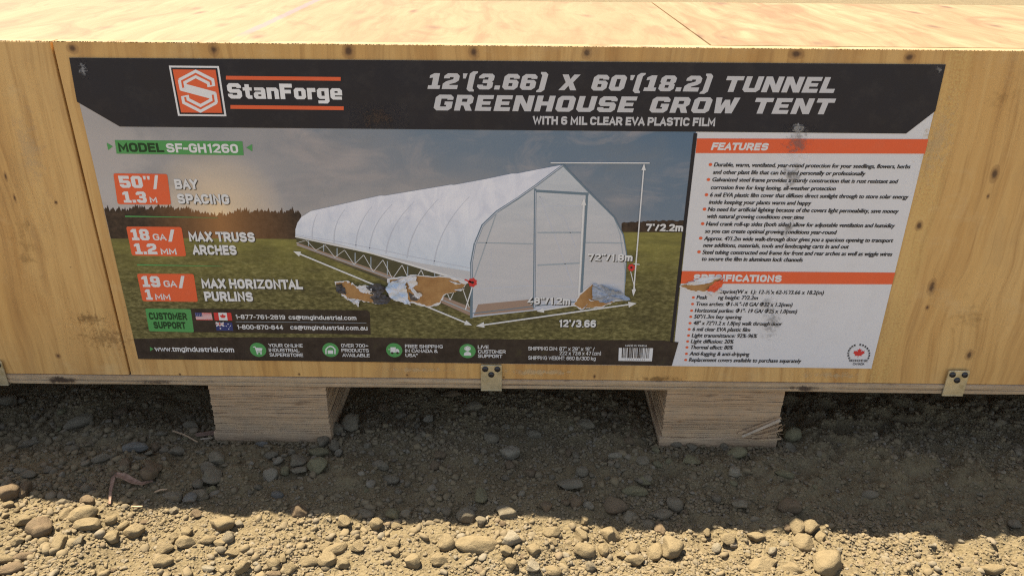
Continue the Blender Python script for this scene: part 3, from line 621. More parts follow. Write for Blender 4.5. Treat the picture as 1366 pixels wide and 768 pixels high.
# the sheet itself: paper with the landscape photograph
lab = Flat()
lab.poly([(93, 77), (1261, 86), (1162, 491), (185, 478)], I_PANEL, 0)
lab.poly([(99, 105), (928, 120), (928, 178), (896, 487), (185, 478)], I_SKY, 1)
r = random.Random(4)
tl = [(149, 321), (139, 277)]
x = 140.0
while x < 400:
    hgt_ = 283-5*math.exp(-((x-200)/60)**2)+r.uniform(-3.5, 2.5)+4*math.exp(-((x-292)/22)**2)
    tl.append((x, hgt_)); tl.append((x+r.uniform(1.0, 2), hgt_-r.uniform(1.5, 5))); x += r.uniform(2.2, 5)
tl += [(402, 286), (402, 320)]
lab.poly(tl, I_TREE, 2)
tr = [(829, 312)]; x = 829
while x < 913:
    tr.append((x, 297-3*math.sin((x-829)/84*2.2)+r.uniform(-1.2, .8))); x += r.uniform(1.5, 3.5)
tr += [(915, 294), (913, 312)]
lab.poly(tr, I_TREE, 2)
gl_ = [(148.2, 318), (250, 317), (402, 318.5), (640, 318), (829, 309), (915, 309.5), (899, 460), (184.6, 476)]
lab.poly(gl_, I_GRASS, 3)
label = None
g = sub('footer_band')
g.poly([(178.8, 451), (300, 449), (500, 449.5), (700, 452), (880, 453), (905, 455.5), (896, 487), (185, 478)], I_FOOT, 4)
g = sub('divider_line')
g.poly([(925, 177), (930, 177.5), (897.5, 455.5), (893.5, 455)], I_BLACK, 4)
g = sub('header_banner')
g.poly([(93, 77), (1261, 86), (1247, 148), (1208, 178), (160.6, 168.7), (103.4, 135.6)], I_BLACK, 4)
# logo
g = sub('brand_logo')
g.poly([(225.9, 87.5), (292.5, 88.1), (302.7, 154.9), (238.2, 154.3)], I_WHITE, 6)
g.poly([(228.6, 90), (290.4, 90.6), (299.8, 152.6), (240.4, 152)], I_BLACK, 7)
g.poly([(231, 92.4), (288.2, 93), (297.2, 150.4), (242.4, 149.8)], I_ORANGE, 8)
def lp(u, v_):                               # unit square of the logo -> photo pixels
    a = np.array([242.4, 149.8])*(1-u)+np.array([297.2, 150.4])*u; b = np.array([231, 92.4])*(1-u)+np.array([288.2, 93])*u
    return tuple(a*(1-v_)+b*v_)
S_ = [(.84, .655), (.84, .73), (.52, .90), (.17, .73), (.17, .585), (.84, .41), (.84, .27), (.49, .10), (.17, .27), (.17, .35)]
g.line([lp(*p) for p in S_], 10.5, I_WHITE, 9)
g.line([lp(*p) for p in S_[:5]], 2.6, I_ORANGE, 10); g.line([lp(*p) for p in S_[5:]], 2.6, I_ORANGE, 10)
g = sub('brand_lettering')
g.line([(302, 103.6), (454.8, 105.2)], 5, I_ORANGE, 6); g.line([(308, 142.4), (458.8, 144.2)], 5, I_ORANGE, 6)
text(g, 'StanForge', 305.6, 131.3, 457.3, 20.5, I_WHITE, 6, slab=True, gap=.9)
g = sub('title_lettering')
text(g, "12'(3.66) X 60'(18.2) TUNNEL", 570.4, 118.4, 1117, 21, I_TITLE, 6, shear=.24, slab=True, gap=1.2)
text(g, 'GREENHOUSE GROW TENT', 578, 147, 1112, 21, I_TITLE, 6, shear=.24, slab=True, gap=1.5)
text(g, 'WITH 6 MIL CLEAR EVA PLASTIC FILM', 710.3, 165.8, 953.4, 11.3, I_TITLE, 6, bold=2.5)
# model strip
g = sub('model_strip')
g.poly([(153.8, 186.6), (323.8, 188.3), (325.6, 206.8), (156.2, 204.7)], I_GREEN, 4)
g.poly([(143, 190), (151.2, 195), (145, 200)], I_GREEN, 4); g.poly([(329, 196.5), (337, 192), (337, 201.8)], I_GREEN, 4)
text(g, 'MODEL', 159.7, 202.2, 220, 12.2, I_DGREEN, 6, bold=2.3); text(g, 'SF-GH1260', 223.6, 203, 318.8, 12.2, I_WTEXT, 6, bold=2.3)
SH = (I_SHADOW, .0008)
def rounded(P, rr=3.0, n=4):
    out = []; P = [np.array(p, float) for p in P]
    for i in range(len(P)):
        a, b, c_ = P[i-1], P[i], P[(i+1) % len(P)]
        p1 = b+(a-b)/np.linalg.norm(a-b)*rr; p2 = b+(c_-b)/np.linalg.norm(c_-b)*rr
        for k in range(n+1):
            t = k/n; out.append((1-t)**2*p1+2*t*(1-t)*b+t*t*p2)
    return out
g = sub('size_badge', 'orange badge reading 50"/1.3 M'); g.poly(rounded([(151.8, 230.8), (223.6, 231.7), (228.9, 272.7), (157.7, 271.8)]), I_ORANGE, 5)
text(g, '50"/', 161.5, 250, 214.8, 16, I_WTEXT, 6, slab=True, gap=.8); text(g, '1.3', 166.4, 269.8, 197.2, 15, I_WTEXT, 6, slab=True, gap=.8); text(g, 'M', 201, 269.8, 211, 7.6, I_WTEXT, 6, 2.2)
g = sub('size_badge', 'orange badge reading 18 GA/1.2 MM'); g.poly(rounded([(168.8, 301.6), (242.6, 302.2), (249, 341.2), (176.7, 340.3)]), I_ORANGE, 5)
text(g, '18', 177.3, 319.8, 201, 15, I_WTEXT, 6, slab=True, gap=.8); text(g, 'GA', 205.4, 319.8, 223.6, 8.6, I_WTEXT, 6, 1.9); text(g, '/', 225, 320.6, 236, 14, I_WTEXT, 6, slab=True)
text(g, '1.2', 181.7, 338.3, 211, 14.4, I_WTEXT, 6, slab=True, gap=.8); text(g, 'MM', 215.7, 338.6, 236.8, 8, I_WTEXT, 6, 2.2)
g = sub('size_badge', 'orange badge reading 19 GA/1 MM'); g.poly(rounded([(183.2, 364.4), (258.8, 364.7), (264.6, 401.9), (190.8, 401)]), I_ORANGE, 5)
text(g, '19', 191.6, 381.9, 215.4, 14.5, I_WTEXT, 6, slab=True, gap=.8); text(g, 'GA', 219.8, 381.9, 237.4, 8.6, I_WTEXT, 6, 1.9); text(g, '/', 239, 382.4, 249.5, 14, I_WTEXT, 6, slab=True)
text(g, '1', 196.2, 399, 204.8, 14, I_WTEXT, 6, slab=True); text(g, 'MM', 208.4, 399, 228.6, 8, I_WTEXT, 6, 1.9)
g = sub('badge_lettering')
for s_, a, b, c_, h_ in (('BAY', 234.7, 251.6, 265.8, 13.2), ('SPACING', 238.5, 271.2, 307, 13.2), ('MAX TRUSS', 253.5, 321.3, 341, 13), ('ARCHES', 257.9, 338.9, 316.8, 13), ('MAX HORIZONTAL', 270.5, 383.7, 404.6, 12.8), ('PURLINS', 274.3, 400.7, 338.6, 12.8)):
    text(g, s_, a, b, c_, h_, I_WTEXT, 6, bold=2.6, shadow=SH)
g.line([(168, 288), (228, 288.9), (291, 289.9)], 1.8, I_GREEN, 5, .4); g.line([(184, 352.6), (240, 353.5), (297, 354.4)], 1.8, I_GREEN, 5, .4)
# support panel
g = sub('support_panel')
g.poly([(250, 410.8), (490, 413), (493.5, 416), (494.8, 445.4), (255, 442)], I_FOOT, 4.5)
g.poly(rounded([(194.3, 410.7), (255, 411.5), (259.3, 442.3), (199.6, 440.8)], 2), I_GREEN, 5.5)
text(g, 'CUSTOMER', 200.4, 425.3, 250.8, 9.4, I_DGREEN, 7, 2.5); text(g, 'SUPPORT', 206.6, 437.3, 249.2, 9.2, I_DGREEN, 7, 2.5)
text(g, '1-877-761-2819', 315.2, 424.4, 381, 5.8, I_WTEXT, 7, 1.9); text(g, 'cs@tmgindustrial.com', 385.7, 425, 475.8, 5.8, I_WTEXT, 7, 1.9)
g.line([(315, 428.2), (489, 429.8)], .5, I_FAINT, 6.5)
text(g, '1-800-870-844', 317.3, 438, 378.4, 5.8, I_WTEXT, 7, 1.9); text(g, 'cs@tmgindustrial.com.au', 388, 438.4, 490.6, 5.8, I_WTEXT, 7, 1.9)
def quadmap(c0, c1, c2, c3):                 # bottom-left, bottom-right, top-right, top-left
    A = [np.array(c, float) for c in (c0, c1, c2, c3)]
    return lambda u, v_: tuple((A[0]*(1-u)+A[1]*u)*(1-v_)+(A[3]*(1-u)+A[2]*u)*v_)
def rect(g, q, u0, v0, u1, v1, mat, layer): g.poly([q(u0, v0), q(u1, v0), q(u1, v1), q(u0, v1)], mat, layer)
MAPLE = [(0, -1), (.06, -.45), (.62, -.52), (.52, -.3), (1, .08), (.86, .16), (.95, .48), (.62, .42), (.56, .56), (.26, .26), (.36, .78), (.17, .68), (0, 1)]
MAPLE = MAPLE+[(-a, b) for a, b in MAPLE[-2:0:-1]]
g = sub('printed_flag', 'small flag with stars and stripes'); q = quadmap((262.4, 425.8), (284.4, 426.2), (282.4, 416.3), (260.3, 416))
rect(g, q, 0, 0, 1, 1, I_WTEXT, 6)
for k in range(7): rect(g, q, 0, k/6.5, 1, min(1, k/6.5+.077), I_RED, 6.4)
rect(g, q, 0, .46, .42, 1, I_NAVY, 6.8)
for i in range(4):
    for j in range(3): g.circle(*q(.05+.105*i, .55+.16*j), .35, I_WTEXT, 7.2, 6)
g = sub('printed_flag', 'small red and white flag with a maple leaf'); q = quadmap((287, 426.2), (310.4, 426.6), (308.8, 416.4), (285.4, 416))
rect(g, q, 0, 0, 1, 1, I_WTEXT, 6); rect(g, q, 0, 0, .26, 1, I_RED, 6.4); rect(g, q, .74, 0, 1, 1, I_RED, 6.4)
cx, cz = face(*q(.5, .5)); kk = .0036; g.raw([(cx+a*kk, cz+b*kk) for a, b in MAPLE], I_RED, 6.4)
g = sub('printed_flag', 'small navy flag with white stars'); q = quadmap((289.4, 439.8), (311.6, 440.2), (310, 429.2), (287.8, 428.8))
rect(g, q, 0, 0, 1, 1, I_NAVY, 6); g.line([q(.02, .98), q(.5, .54)], 1.6, I_WTEXT, 6.4); g.line([q(.02, .54), q(.5, .98)], 1.6, I_WTEXT, 6.7)
rect(g, q, .2, .52, .3, 1, I_WTEXT, 7); rect(g, q, 0, .71, .5, .82, I_WTEXT, 7); rect(g, q, .225, .52, .275, 1, I_RED, 7.3); rect(g, q, 0, .74, .5, .79, I_RED, 7.3)
for u, v_, rr in ((.25, .25, 1.1), (.75, .2, .8), (.75, .8, .8), (.62, .55, .7), (.88, .6, .7), (.81, .42, .4)): g.circle(*q(u, v_), rr, I_WTEXT, 6.4, 7)
# footer texts and icons
g = sub('website_lettering')
g.poly([(200.6, 461.6), (205.4, 464.4), (201, 467.4)], I_GREEN, 6)
text(g, 'www.tmgindustrial.com', 207.4, 467.6, 313, 6.6, I_WTEXT, 6, 1.9)
for cap_ in ((('YOUR ONLINE', 358.7, 461.8, 404.4), ('INDUSTRIAL', 359.4, 468.1, 400.2), ('SUPERSTORE', 360.4, 474.4, 405)), (('OVER 700+', 455.5, 462, 491.6), ('PRODUCTS', 456, 468.4, 492.4), ('AVAILABLE', 457, 474.8, 493.6)),
             (('FREE SHIPPING', 540.5, 463, 590.8), ('IN CANADA &', 540.8, 469, 584.2), ('USA*', 541.2, 475, 557.8)), (('LIVE', 637.5, 464, 652), ('CUSTOMER', 637.8, 470, 674.8), ('SUPPORT', 637.8, 476, 670.2))):
    g = sub('icon_caption', 'caption reading '+' '.join(c_[0] for c_ in cap_))
    for s_, a, b, c_ in cap_: text(g, s_, a, b, c_, 4.5, I_WTEXT, 6, 1.7)
g = sub('shipping_note')
text(g, 'SHIPPING DIM: 87" x 29" x 19" /', 704.6, 466.1, 793.1, 4.9, I_WTEXT, 6, 1.5); text(g, '222 x 73.6 x 47 (cm)', 746, 472.3, 801.4, 4.9, I_WTEXT, 6, 1.5); text(g, 'SHIPPING WEIGHT: 660 lb/300 kg', 704.6, 478.6, 794.4, 4.9, I_WTEXT, 6, 1.5)
def icon(px, py, kind, lab_):
    g = sub('round_icon', lab_); g.circle(px, py, 10.8, I_GREEN, 6, 36, 1.0); W = I_WTEXT
    if kind == 'cart':
        g.line([(px-6.5, py-4), (px-4, py-4), (px-1.8, py+2.6), (px+4.6, py+2.6)], 1.2, W, 7); g.poly([(px-3.6, py-3), (px+6, py-2.2), (px+4.8, py+1.4), (px-2.4, py+1.4)], W, 7.5)
        g.circle(px-.8, py+4.8, 1.2, W, 7, 10); g.circle(px+4, py+4.8, 1.2, W, 7, 10)
    if kind == 'shed':
        g.line([(px-6, py+5), (px-6, py-1), (px-3, py-4), (px, py-5), (px+3, py-4), (px+6, py-1), (px+6, py+5)], 1.6, W, 7); rect(g, quadmap((px-3.6, py+5), (px+3.6, py+5), (px+3.6, py+.4), (px-3.6, py+.4)), 0, 0, 1, 1, W, 7.5)
    if kind == 'truck':
        g.poly([(px-5, py-4), (px+2, py-4), (px+2, py+3), (px-5, py+3)], W, 7); g.poly([(px+2.5, py-1.8), (px+5, py-1.8), (px+6.8, py+.6), (px+6.8, py+3), (px+2.5, py+3)], W, 7)
        g.line([(px-8, py-1), (px-5.6, py-1)], .8, W, 7); g.circle(px-2.6, py+3.6, 1.7, I_FOOT, 7.6, 12); g.circle(px+4.4, py+3.6, 1.7, I_FOOT, 7.6, 12)
    if kind == 'agent':
        g.circle(px, py-2.6, 3.2, W, 7, 16); g.poly([(px-5, py+6), (px-4.4, py+2.4), (px-1.6, py+1), (px+1.6, py+1), (px+4.4, py+2.4), (px+5, py+6)], W, 7); g.line([(px-4, py-2), (px-3.4, py-5), (px, py-6.4), (px+3.4, py-5), (px+4, py-2)], .9, W, 7.4)
icon(344.7, 465.6, 'cart', 'green round icon with a shopping cart'); icon(441.2, 465.8, 'shed', 'green round icon with a shed')
icon(526.1, 466.1, 'truck', 'green round icon with a delivery truck'); icon(623.8, 467.2, 'agent', 'green round icon with a helper in a headset')
g = sub('barcode'); q = quadmap((824.8, 480.2), (869.4, 480.8), (871, 463.4), (825.4, 463))
rect(g, q, 0, 0, 1, 1, I_WTEXT, 6); r = random.Random(9); u = .09
while u < .90:
    wd = r.choice((.012, .02, .02, .034, .05)); rect(g, q, u, .22, min(u+wd, .915), 1, I_FOOT, 6.5); u += wd+r.choice((.01, .014, .02, .03))
text(g, 'MADE IN CHINA', 833.7, 461.2, 863, 2.6, I_WTEXT, 6, 1.5)
for i in range(10): g.circle(*q(.20+.062*i+(.02 if i > 4 else 0), .11), .55, I_FOOT, 6.6, 6, 1.3)
# greenhouse in the picture
g = sub('greenhouse_picture')
ROOF = [(394.5, 314), (394.5, 305.5), (397, 297), (402.3, 289), (415, 281), (447, 274), (506.6, 260.5), (514, 260.5), (527.7, 258.2), (565, 252), (601.5, 245.9), (606, 246.2), (650, 238), (682.4, 231.2), (690, 231), (736, 222), (751, 219.4), (715, 247), (690, 264), (662.5, 282), (643.8, 300), (634, 322), (629, 350), (629, 374)]
g.poly([(395, 314), (629, 372), (629, 421), (397, 327)], I_GAP, 5)
g.poly([(396, 322.6), (520, 366), (628, 409), (628.5, 421), (520, 372), (396.5, 327)], I_BOARD, 5.4)
g.line([(396.5, 325.4), (520, 369.6), (628, 415)], .9, I_FAINT, 5.8, 1.4)
xs = np.linspace(396, 626, 19)
def tube(x): return 316+(x-394.5)*.2577
def brd(x): return 323+(x-394.5)*.372
for i in range(len(xs)-1): g.line([(xs[i], tube(xs[i]) if i % 2 else brd(xs[i])), (xs[i+1], brd(xs[i+1]) if i % 2 else tube(xs[i+1]))], .55+.45*i/18, I_WTEXT, 6)
for x_ in (412, 432, 450, 474, 495, 517, 544, 580): g.line([(x_, tube(x_)), (x_, brd(x_)-2)], 1.3, I_FAINT, 5.9)
g.poly(ROOF+[(560, 352), (495, 336.5), (448, 324)], I_FILM, 6.5)
g.poly([(394.5, 314), (448, 324), (495, 336), (560, 350), (629, 361.6), (629, 377), (560, 357), (495, 337.8), (448, 325.5)], I_CLEAR, 7)
g.line([(394.5, 315), (497, 337), (560, 356), (624, 375.4)], 1.6, I_WTEXT, 7.4, 3)
g.line([(394.5, 312.5), (448, 321), (500, 331), (560, 343.6), (628, 357)], .7, I_RIB, 7.4, 1)
for (p0, p1, p2, p3) in (((417, 319), (416, 302), (420, 288), (428, 278)), ((446, 323), (445, 302), (452, 285), (470, 269)), ((475, 329), (475, 305), (486, 284), (508, 262)), ((493, 333), (495, 305), (508, 282), (540, 258)), ((515, 337), (519, 306), (536, 280), (572, 252)), ((543, 343), (548, 308), (566, 278), (606, 247)), ((579, 351), (584, 312), (606, 276), (650, 240))):
    P = [np.array(p) for p in (p0, p1, p2, p3)]
    g.line([tuple((1-t)**3*P[0]+3*t*(1-t)**2*P[1]+3*t*t*(1-t)*P[2]+t**3*P[3]) for t in np.linspace(0, .8, 9)], 1.5, I_RIB, 7.5, .4)
END = [(751, 219.4), (715, 247), (690, 264.5), (662.5, 282), (643.8, 300), (633.5, 325), (629, 350), (629.5, 375), (628.8, 422.5), (730, 411.5), (832, 400), (834, 375), (835.5, 337.5), (831.3, 312.5), (819, 289), (783, 253)]
g.poly(END, I_CLEAR, 8)
g.poly([(638, 405), (712, 398), (712, 412), (632, 420)], I_BOARD, 8.3)
g.poly([(630, 412), (712, 403), (832, 391), (832, 400), (628.8, 422.5)], I_RIB, 8.1)
g.line([(631, 417), (712, 407.5), (772, 401)], 1.2, I_TUBE, 8.6)
g.line([(628.8, 422.5), (629.5, 375), (629, 350), (633.5, 325), (643.8, 300), (662.5, 282), (690, 264.5), (715, 247), (751, 220)], 3.4, I_TUBE, 8.8, 3); g.line([(629.5, 375), (629.4, 350), (634, 325), (644.3, 300), (663, 282), (715, 247), (750, 220.5)], 1.1, I_RIB, 9.2)
g.line([(751, 220), (783, 253), (819, 289), (831.3, 312.5), (835.5, 337.5), (834, 375)], 2.4, I_TUBE, 8.8, 1); g.line([(819, 289), (827, 312), (833.6, 360), (832, 400)], 1.1, I_FAINT, 8.7)
g.line([(714, 251), (712.5, 410)], 3.2, I_TUBE, 9); g.line([(713.6, 254), (785, 258.2)], 3.4, I_TUBE, 9.3); g.line([(783, 257.5), (775.5, 392)], 3.2, I_TUBE, 9)
g.line([(714.2, 254), (713, 409)], .9, I_RIB, 9.6)
g.line([(717, 309.6), (775, 309.4)], 1.8, I_FAINT, 9); g.line([(717, 353), (773.6, 350)], 1.8, I_FAINT, 9)
g.line([(633, 322.8), (711, 324.6)], 1.4, I_FAINT, 9); g.line([(781, 322.8), (830.6, 323.6)], 1.4, I_FAINT, 9); g.line([(662.5, 283), (633, 369)], 1.3, I_FAINT, 9)
g.line([(720, 262), (746, 330), (764, 380)], 1., I_RIB, 8.9); g.line([(720, 262), (754, 292), (768, 330)], .8, I_RIB, 8.9); g.line([(690, 285), (708, 300)], .8, I_RIB, 8.6)
g.line([(632, 385), (712, 380), (772, 382), (832, 378)], .8, I_RIB, 8.6); g.line([(655, 332), (655, 372)], .6, I_RIB, 8.6); g.line([(717, 275), (775, 274)], .7, I_RIB, 8.6)
for (px, py, rr) in ((630.5, 375.8, 5.2), (842, 356, 4.2)):
    g.poly([(px+rr*(1+.25*(i % 2))*math.cos(i*math.tau/14), py+rr*(1+.25*(i % 2))*math.sin(i*math.tau/14)) for i in range(14)], I_RED, 10); g.circle(px, py, rr*.4, I_DTEXT, 10.4, 8)
g.line([(630, 376), (620, 372)], 2, I_RED, 10); g.line([(630, 382), (621, 412)], 1.6, I_WTEXT, 9.8); g.line([(841, 361), (847, 386)], 1., I_WTEXT, 9.8); g.line([(845, 351), (853, 352)], 1.2, I_WTEXT, 10)
g = sub('dimension_lines')
A = I_WTEXT
g.line([(734.4, 216.6), (866.3, 216.9)], 1.6, A, 11); g.arrow((858.8, 219.4), (844.7, 392), 1.7, A, 11, 7); g.arrow((772, 394), (778.8, 265), 2.4, A, 11, 8, False)
g.arrow((637, 433.4), (847, 403.8), 1.9, A, 11, 9); g.arrow((784, 403), (717.5, 413.8), 1.9, A, 11, 8, False); g.arrow((393.5, 335), (628, 432), 1.9, A, 11, 8)
for s_, a, b, c_ in (("7'/2.2m", 861, 307.4, 910.4, ), ('72"/1.8m', 783.8, 346.9, 843.2), ('48"/1.2m', 703, 404.7, 760.4), ("12'/3.66", 745.6, 435, 794.6)):
    text(g, s_, a, b, c_, 9.8, I_WTEXT, 11.5, 2.5, shadow=(I_SHADOW, .0011))
# features and specifications
g = sub('section_bar', 'orange bar reading FEATURES'); g.poly([(929.6, 184.5), (1237.8, 185.4), (1233.2, 204.8), (927.6, 203.9)], I_ORANGE, 3); text(g, 'FEATURES', 947.7, 199.8, 1025, 10, I_WTEXT, 4, 2.6, .2)
g = sub('section_bar', 'orange bar reading SPECIFICATIONS'); g.poly([(908.7, 360.9), (1193.6, 363), (1189.6, 378.5), (906.8, 377.6)], I_ORANGE, 3); text(g, 'SPECIFICATIONS', 924.5, 374.4, 1041.8, 9.4, I_WTEXT, 4, 2.8, .0)
g = sub('feature_lettering')
for s_, a, b, c_ in (('Durable, warm, ventilated, year-round protection for your seedlings, flowers, herbs', 952.1, 221.8, 1214.4), ('and other plant life that can be used personally or professionally', 950.7, 231.7, 1154.3),
    ('Galvanized steel frame provides a sturdy construction that is rust resistant and', 949.5, 241.7, 1197.4), ('corrosion free for long lasting, all-weather protection', 947.7, 252, 1114.8),
    ('6 mil EVA plastic film cover that diffuses direct sunlight through to store solar energy', 946.6, 262, 1211.8), ('inside keeping your plants warm and happy', 945.4, 271.6, 1082),
    ('No need for artificial lighting because of the covers light permeability, save money', 943.9, 281.2, 1198.6), ('with natural growing conditions over time', 942.4, 290.5, 1072.5),
    ('Hand crank roll-up sides (both sides) allow for adjustable ventilation and humidity', 941.5, 300.5, 1193.6), ('so you can create optimal growing conditions year-round', 940, 310.2, 1115.6),
    ("Approx. 4'/1.2m wide walk-through door gives you a spacious opening to transport", 938.9, 320.1, 1191.5), ('new additions, materials, tools and landscaping carts in and out', 937.7, 329, 1132.3),
    ('Steel tubing constructed end frame for front and rear arches as well as wiggle wires', 936.6, 338.3, 1190.3), ('to secure the film in aluminum lock channels', 935.4, 347.1, 1071)):
    text(g, s_, a, b, c_, 5.5, I_DTEXT, 3, shear=.16, soft=.3)
for p in ((947.4, 219.2), (944.8, 239.2), (942.2, 259.4), (939.5, 278.6), (937.1, 297.9), (934.5, 317.2), (932.2, 335.4)): g.circle(*p, 2.4, I_ORANGE, 3, 14, .9)
g = sub('specification_lettering')
for i, (s_, a, b, c_) in enumerate((("Footprint(W x  L): 12-½'x 62-½'/3.66 x 18.2(m)", 952, 390.6, 1098.9), ("Peak       ng height: 7'/2.2m", 928.9, 398.2, 1011), ('Truss arches: Φ1-¼"-18 GA/ Φ32 x 1.2(mm)', 927.8, 406.9, 1057), ('Horizontal purlins: Φ1"- 19 GA/ Φ25 x 1.0(mm)', 926.6, 415.7, 1063.2),
    ('50"/1.3m bay spacing', 925.4, 423.9, 989.3), ('48" x 72"/1.2 x 1.8(m) walk through door', 924.5, 432.4, 1043.2), ('6 mil clear EVA plastic film', 923.4, 440.6, 1000.7), ('Light transmittance: 92%-96%', 922.5, 448.8, 1009.8), ('Light diffusion: 20%', 921.3, 456.7, 978.5),
    ('Thermal effect: 80%', 920.4, 464.6, 977.6), ('Anti-fogging & anti-dripping', 919.6, 473.1, 999.6), ('Replacement covers available to purchase separately', 918.7, 481.3, 1068.7))):
    text(g, s_, a, b, c_, 5.1, I_DTEXT, 3, shear=.14, soft=.26)
    if i: g.circle(a-4.2, b-2.1, 2.0, I_ORANGE, 3, 12, .9)
g = sub('maple_emblem'); cx, cz = face(1145.2, 470.5); kk = .0068
g.raw([(cx+a*kk, cz+b*kk) for a, b in MAPLE], I_RED, 3)
arc = 'PROUDLY CANADIAN'; ARC = []
for i, ch in enumerate(arc):
    if ch == ' ': continue
    t = math.radians(205-230*i/(len(arc)-1)); px, py = 1145.2+14*math.cos(t), 471.5-12.5*math.sin(t)
    g.raw([(face(px, py)[0]+.0011*(math.cos(t-math.pi/2)*a-math.sin(t-math.pi/2)*b), face(px, py)[1]+.0013*(math.sin(t-math.pi/2)*a+math.cos(t-math.pi/2)*b)) for a, b in ((-.9, -1), (-.3, -1), (-.3, 0), (.3, 0), (.3, -1), (.9, -1), (.9, 1), (-.9, 1))], I_DTEXT, 3)
text(g, 'RICHMOND BC', 1132, 481.6, 1157, 3.2, I_DTEXT, 3, 1.8); text(g, 'CANADA', 1137, 486, 1152.5, 3.2, I_DTEXT, 3, 1.8)
run_text()
label = lab.build('printed_label', crate, 'large printed sheet showing a tunnel greenhouse, torn in places')
for name, f, lb in BUILDS: f.build(name, label, lb)

# torn and scuffed places
m = N('torn_backing'); v = m.co()
KRAFT = m.fin(m.mix(m.ramp(m.noise(m.map((1, 1, 1)), 90, 5, .65), [(.3, 0.), (.7, 1.)]), (.33, .17, .065), (.47, .27, .11)), .8, .2)
m = N('torn_paper_back'); PAPER = m.fin(m.mix(m.noise(m.co(), 140, 5, .6), (.60, .58, .58), (.80, .78, .77)), .6, .3)
m = N('crumpled_blue_print'); PBLUE = m.fin(m.ramp(m.noise(m.map((1.2, 1, 2.5)), 120, 5, .65, 1.), [(.3, (.14, .17, .22)), (.5, (.33, .36, .42)), (.7, (.5, .52, .56))]), .4, .5)
m = N('pale_blue_print'); PSKY = m.fin(m.ramp(m.noise(m.map((1, 1, 2)), 60, 4), [(.35, (.42, .55, .75)), (.6, (.72, .71, .72))]), .4, .4)
m = N('torn_dark_print'); PDARK = m.fin(m.ramp(m.noise(m.map((1, 1, 1)), 160, 5, .7), [(.35, (.03, .03, .035)), (.62, (.10, .09, .09)), (.7, (.5, .48, .48))]), .5, .4)
def ragged(P, amp, seed, n=6):
    r = random.Random(seed); out = []
    for i in range(len(P)):
        a = np.array(P[i], float); b = np.array(P[(i+1) % len(P)], float); q = np.array([-(b-a)[1], (b-a)[0]])/(np.linalg.norm(b-a)+1e-6)
        for k in range(n): out.append(a+(b-a)*k/n+q*r.uniform(-amp, amp)*(1 if k else .3))
    return out
def torn(g, P, mat, layer, amp, seed, n=6):
    c_ = np.mean(np.array(P, float), 0); Q = [c_+(np.array(p)-c_)*1.05+np.sign(np.array(p)-c_)*.7 for p in P]
    g.poly(ragged(Q, amp*1.2, seed+70, n), PAPER, layer-.6); g.poly(ragged(P, amp, seed, n), mat, layer)
def flap(g, P, mat, layer, lift, seed, amp=1.1):        # a curled bit of sheet: ragged outline, lifted rim
    pts = [face(*p) for p in ragged(P, amp, seed)]; cx = sum(p[0] for p in pts)/len(pts); cz = sum(p[1] for p in pts)/len(pts)
    r = random.Random(seed); b = len(g.v); k = g.mid(mat); y0 = g.y(layer)
    rings = (1.0, .72, .4)
    for j, sc in enumerate(rings):
        for i, (x_, z_) in enumerate(pts):
            yl = -1.9*lift*(.5+.5*math.sin(i*.55+seed))*(1 if j == 0 else .45 if j == 1 else .7)*r.uniform(.6, 1.1)
            g.v.append((cx+(x_-cx)*sc, y0+yl, cz+(z_-cz)*sc))
    g.v.append((cx, y0-lift*.4, cz)); n = len(pts)
    for j in range(2):
        for i in range(n): g.f.append((b+j*n+i, b+j*n+(i+1) % n, b+(j+1)*n+(i+1) % n, b+(j+1)*n+i)); g.mi.append(k)
    for i in range(n): g.f.append((b+2*n+i, b+2*n+(i+1) % n, b+3*n)); g.mi.append(k)
g = Flat()
torn(g, [(449, 376), (463, 375), (473, 379), (482, 388), (500, 392), (513, 397), (508, 403), (497, 402), (480, 399), (466, 398), (455, 390)], KRAFT, 13, 1.5, 3)
flap(g, [(448, 378), (456, 376), (461, 384), (462, 391), (454, 390), (449, 385)], PDARK, 14, .0012, 5)
flap(g, [(464, 395), (472, 399), (480, 400), (479, 408), (472, 403)], PAPER, 14, .0014, 6)
flap(g, [(473, 380), (488, 379), (497, 384), (494, 391), (484, 388)], PAPER, 14, .0012, 7)
flap(g, [(489, 380), (506, 377), (516, 382), (510, 390), (503, 396), (496, 389)], PDARK, 14.5, .0014, 8)
flap(g, [(494, 394), (512, 391), (524, 396), (516, 404), (500, 404)], PDARK, 14.2, .001, 9)
g.build('torn_patch', label, 'ragged tear at the left with brown backing and dark scraps')
g = Flat()
torn(g, [(520, 372), (556, 367), (600, 370), (622, 378), (612, 386), (592, 392), (586, 403), (572, 407), (554, 402), (528, 398)], KRAFT, 13, 1.1, 11)
g.poly(ragged([(545, 388), (560, 396), (557, 400), (548, 399)], .5, 19, 3), PDARK, 13.4)
flap(g, [(514, 382), (524, 373), (541, 370), (543, 384), (546, 404), (535, 401), (523, 396)], PSKY, 14, .0018, 12)
flap(g, [(524, 374), (540, 369), (556, 367), (557, 379), (549, 384), (543, 376), (536, 375)], PAPER, 14.6, .0016, 13)
flap(g, [(545, 382), (553, 384), (564, 391), (560, 397), (556, 395)], PAPER, 15, .0014, 15)
flap(g, [(534, 399), (547, 400), (548, 406)], PAPER, 14.6, .001, 16, .4)
flap(g, [(599, 373), (616, 377), (608, 378.5)], PAPER, 14, .0008, 17, .4); flap(g, [(606, 385), (621, 383), (615, 387)], PAPER, 14, .0008, 18, .4)
g.build('torn_patch', label, 'large tear with pale blue scrap beside brown backing')
g = Flat()
torn(g, [(790, 378), (797, 396), (818, 401), (800, 408), (786, 409), (776, 411), (766, 405), (775, 391)], KRAFT, 13, .7, 21)
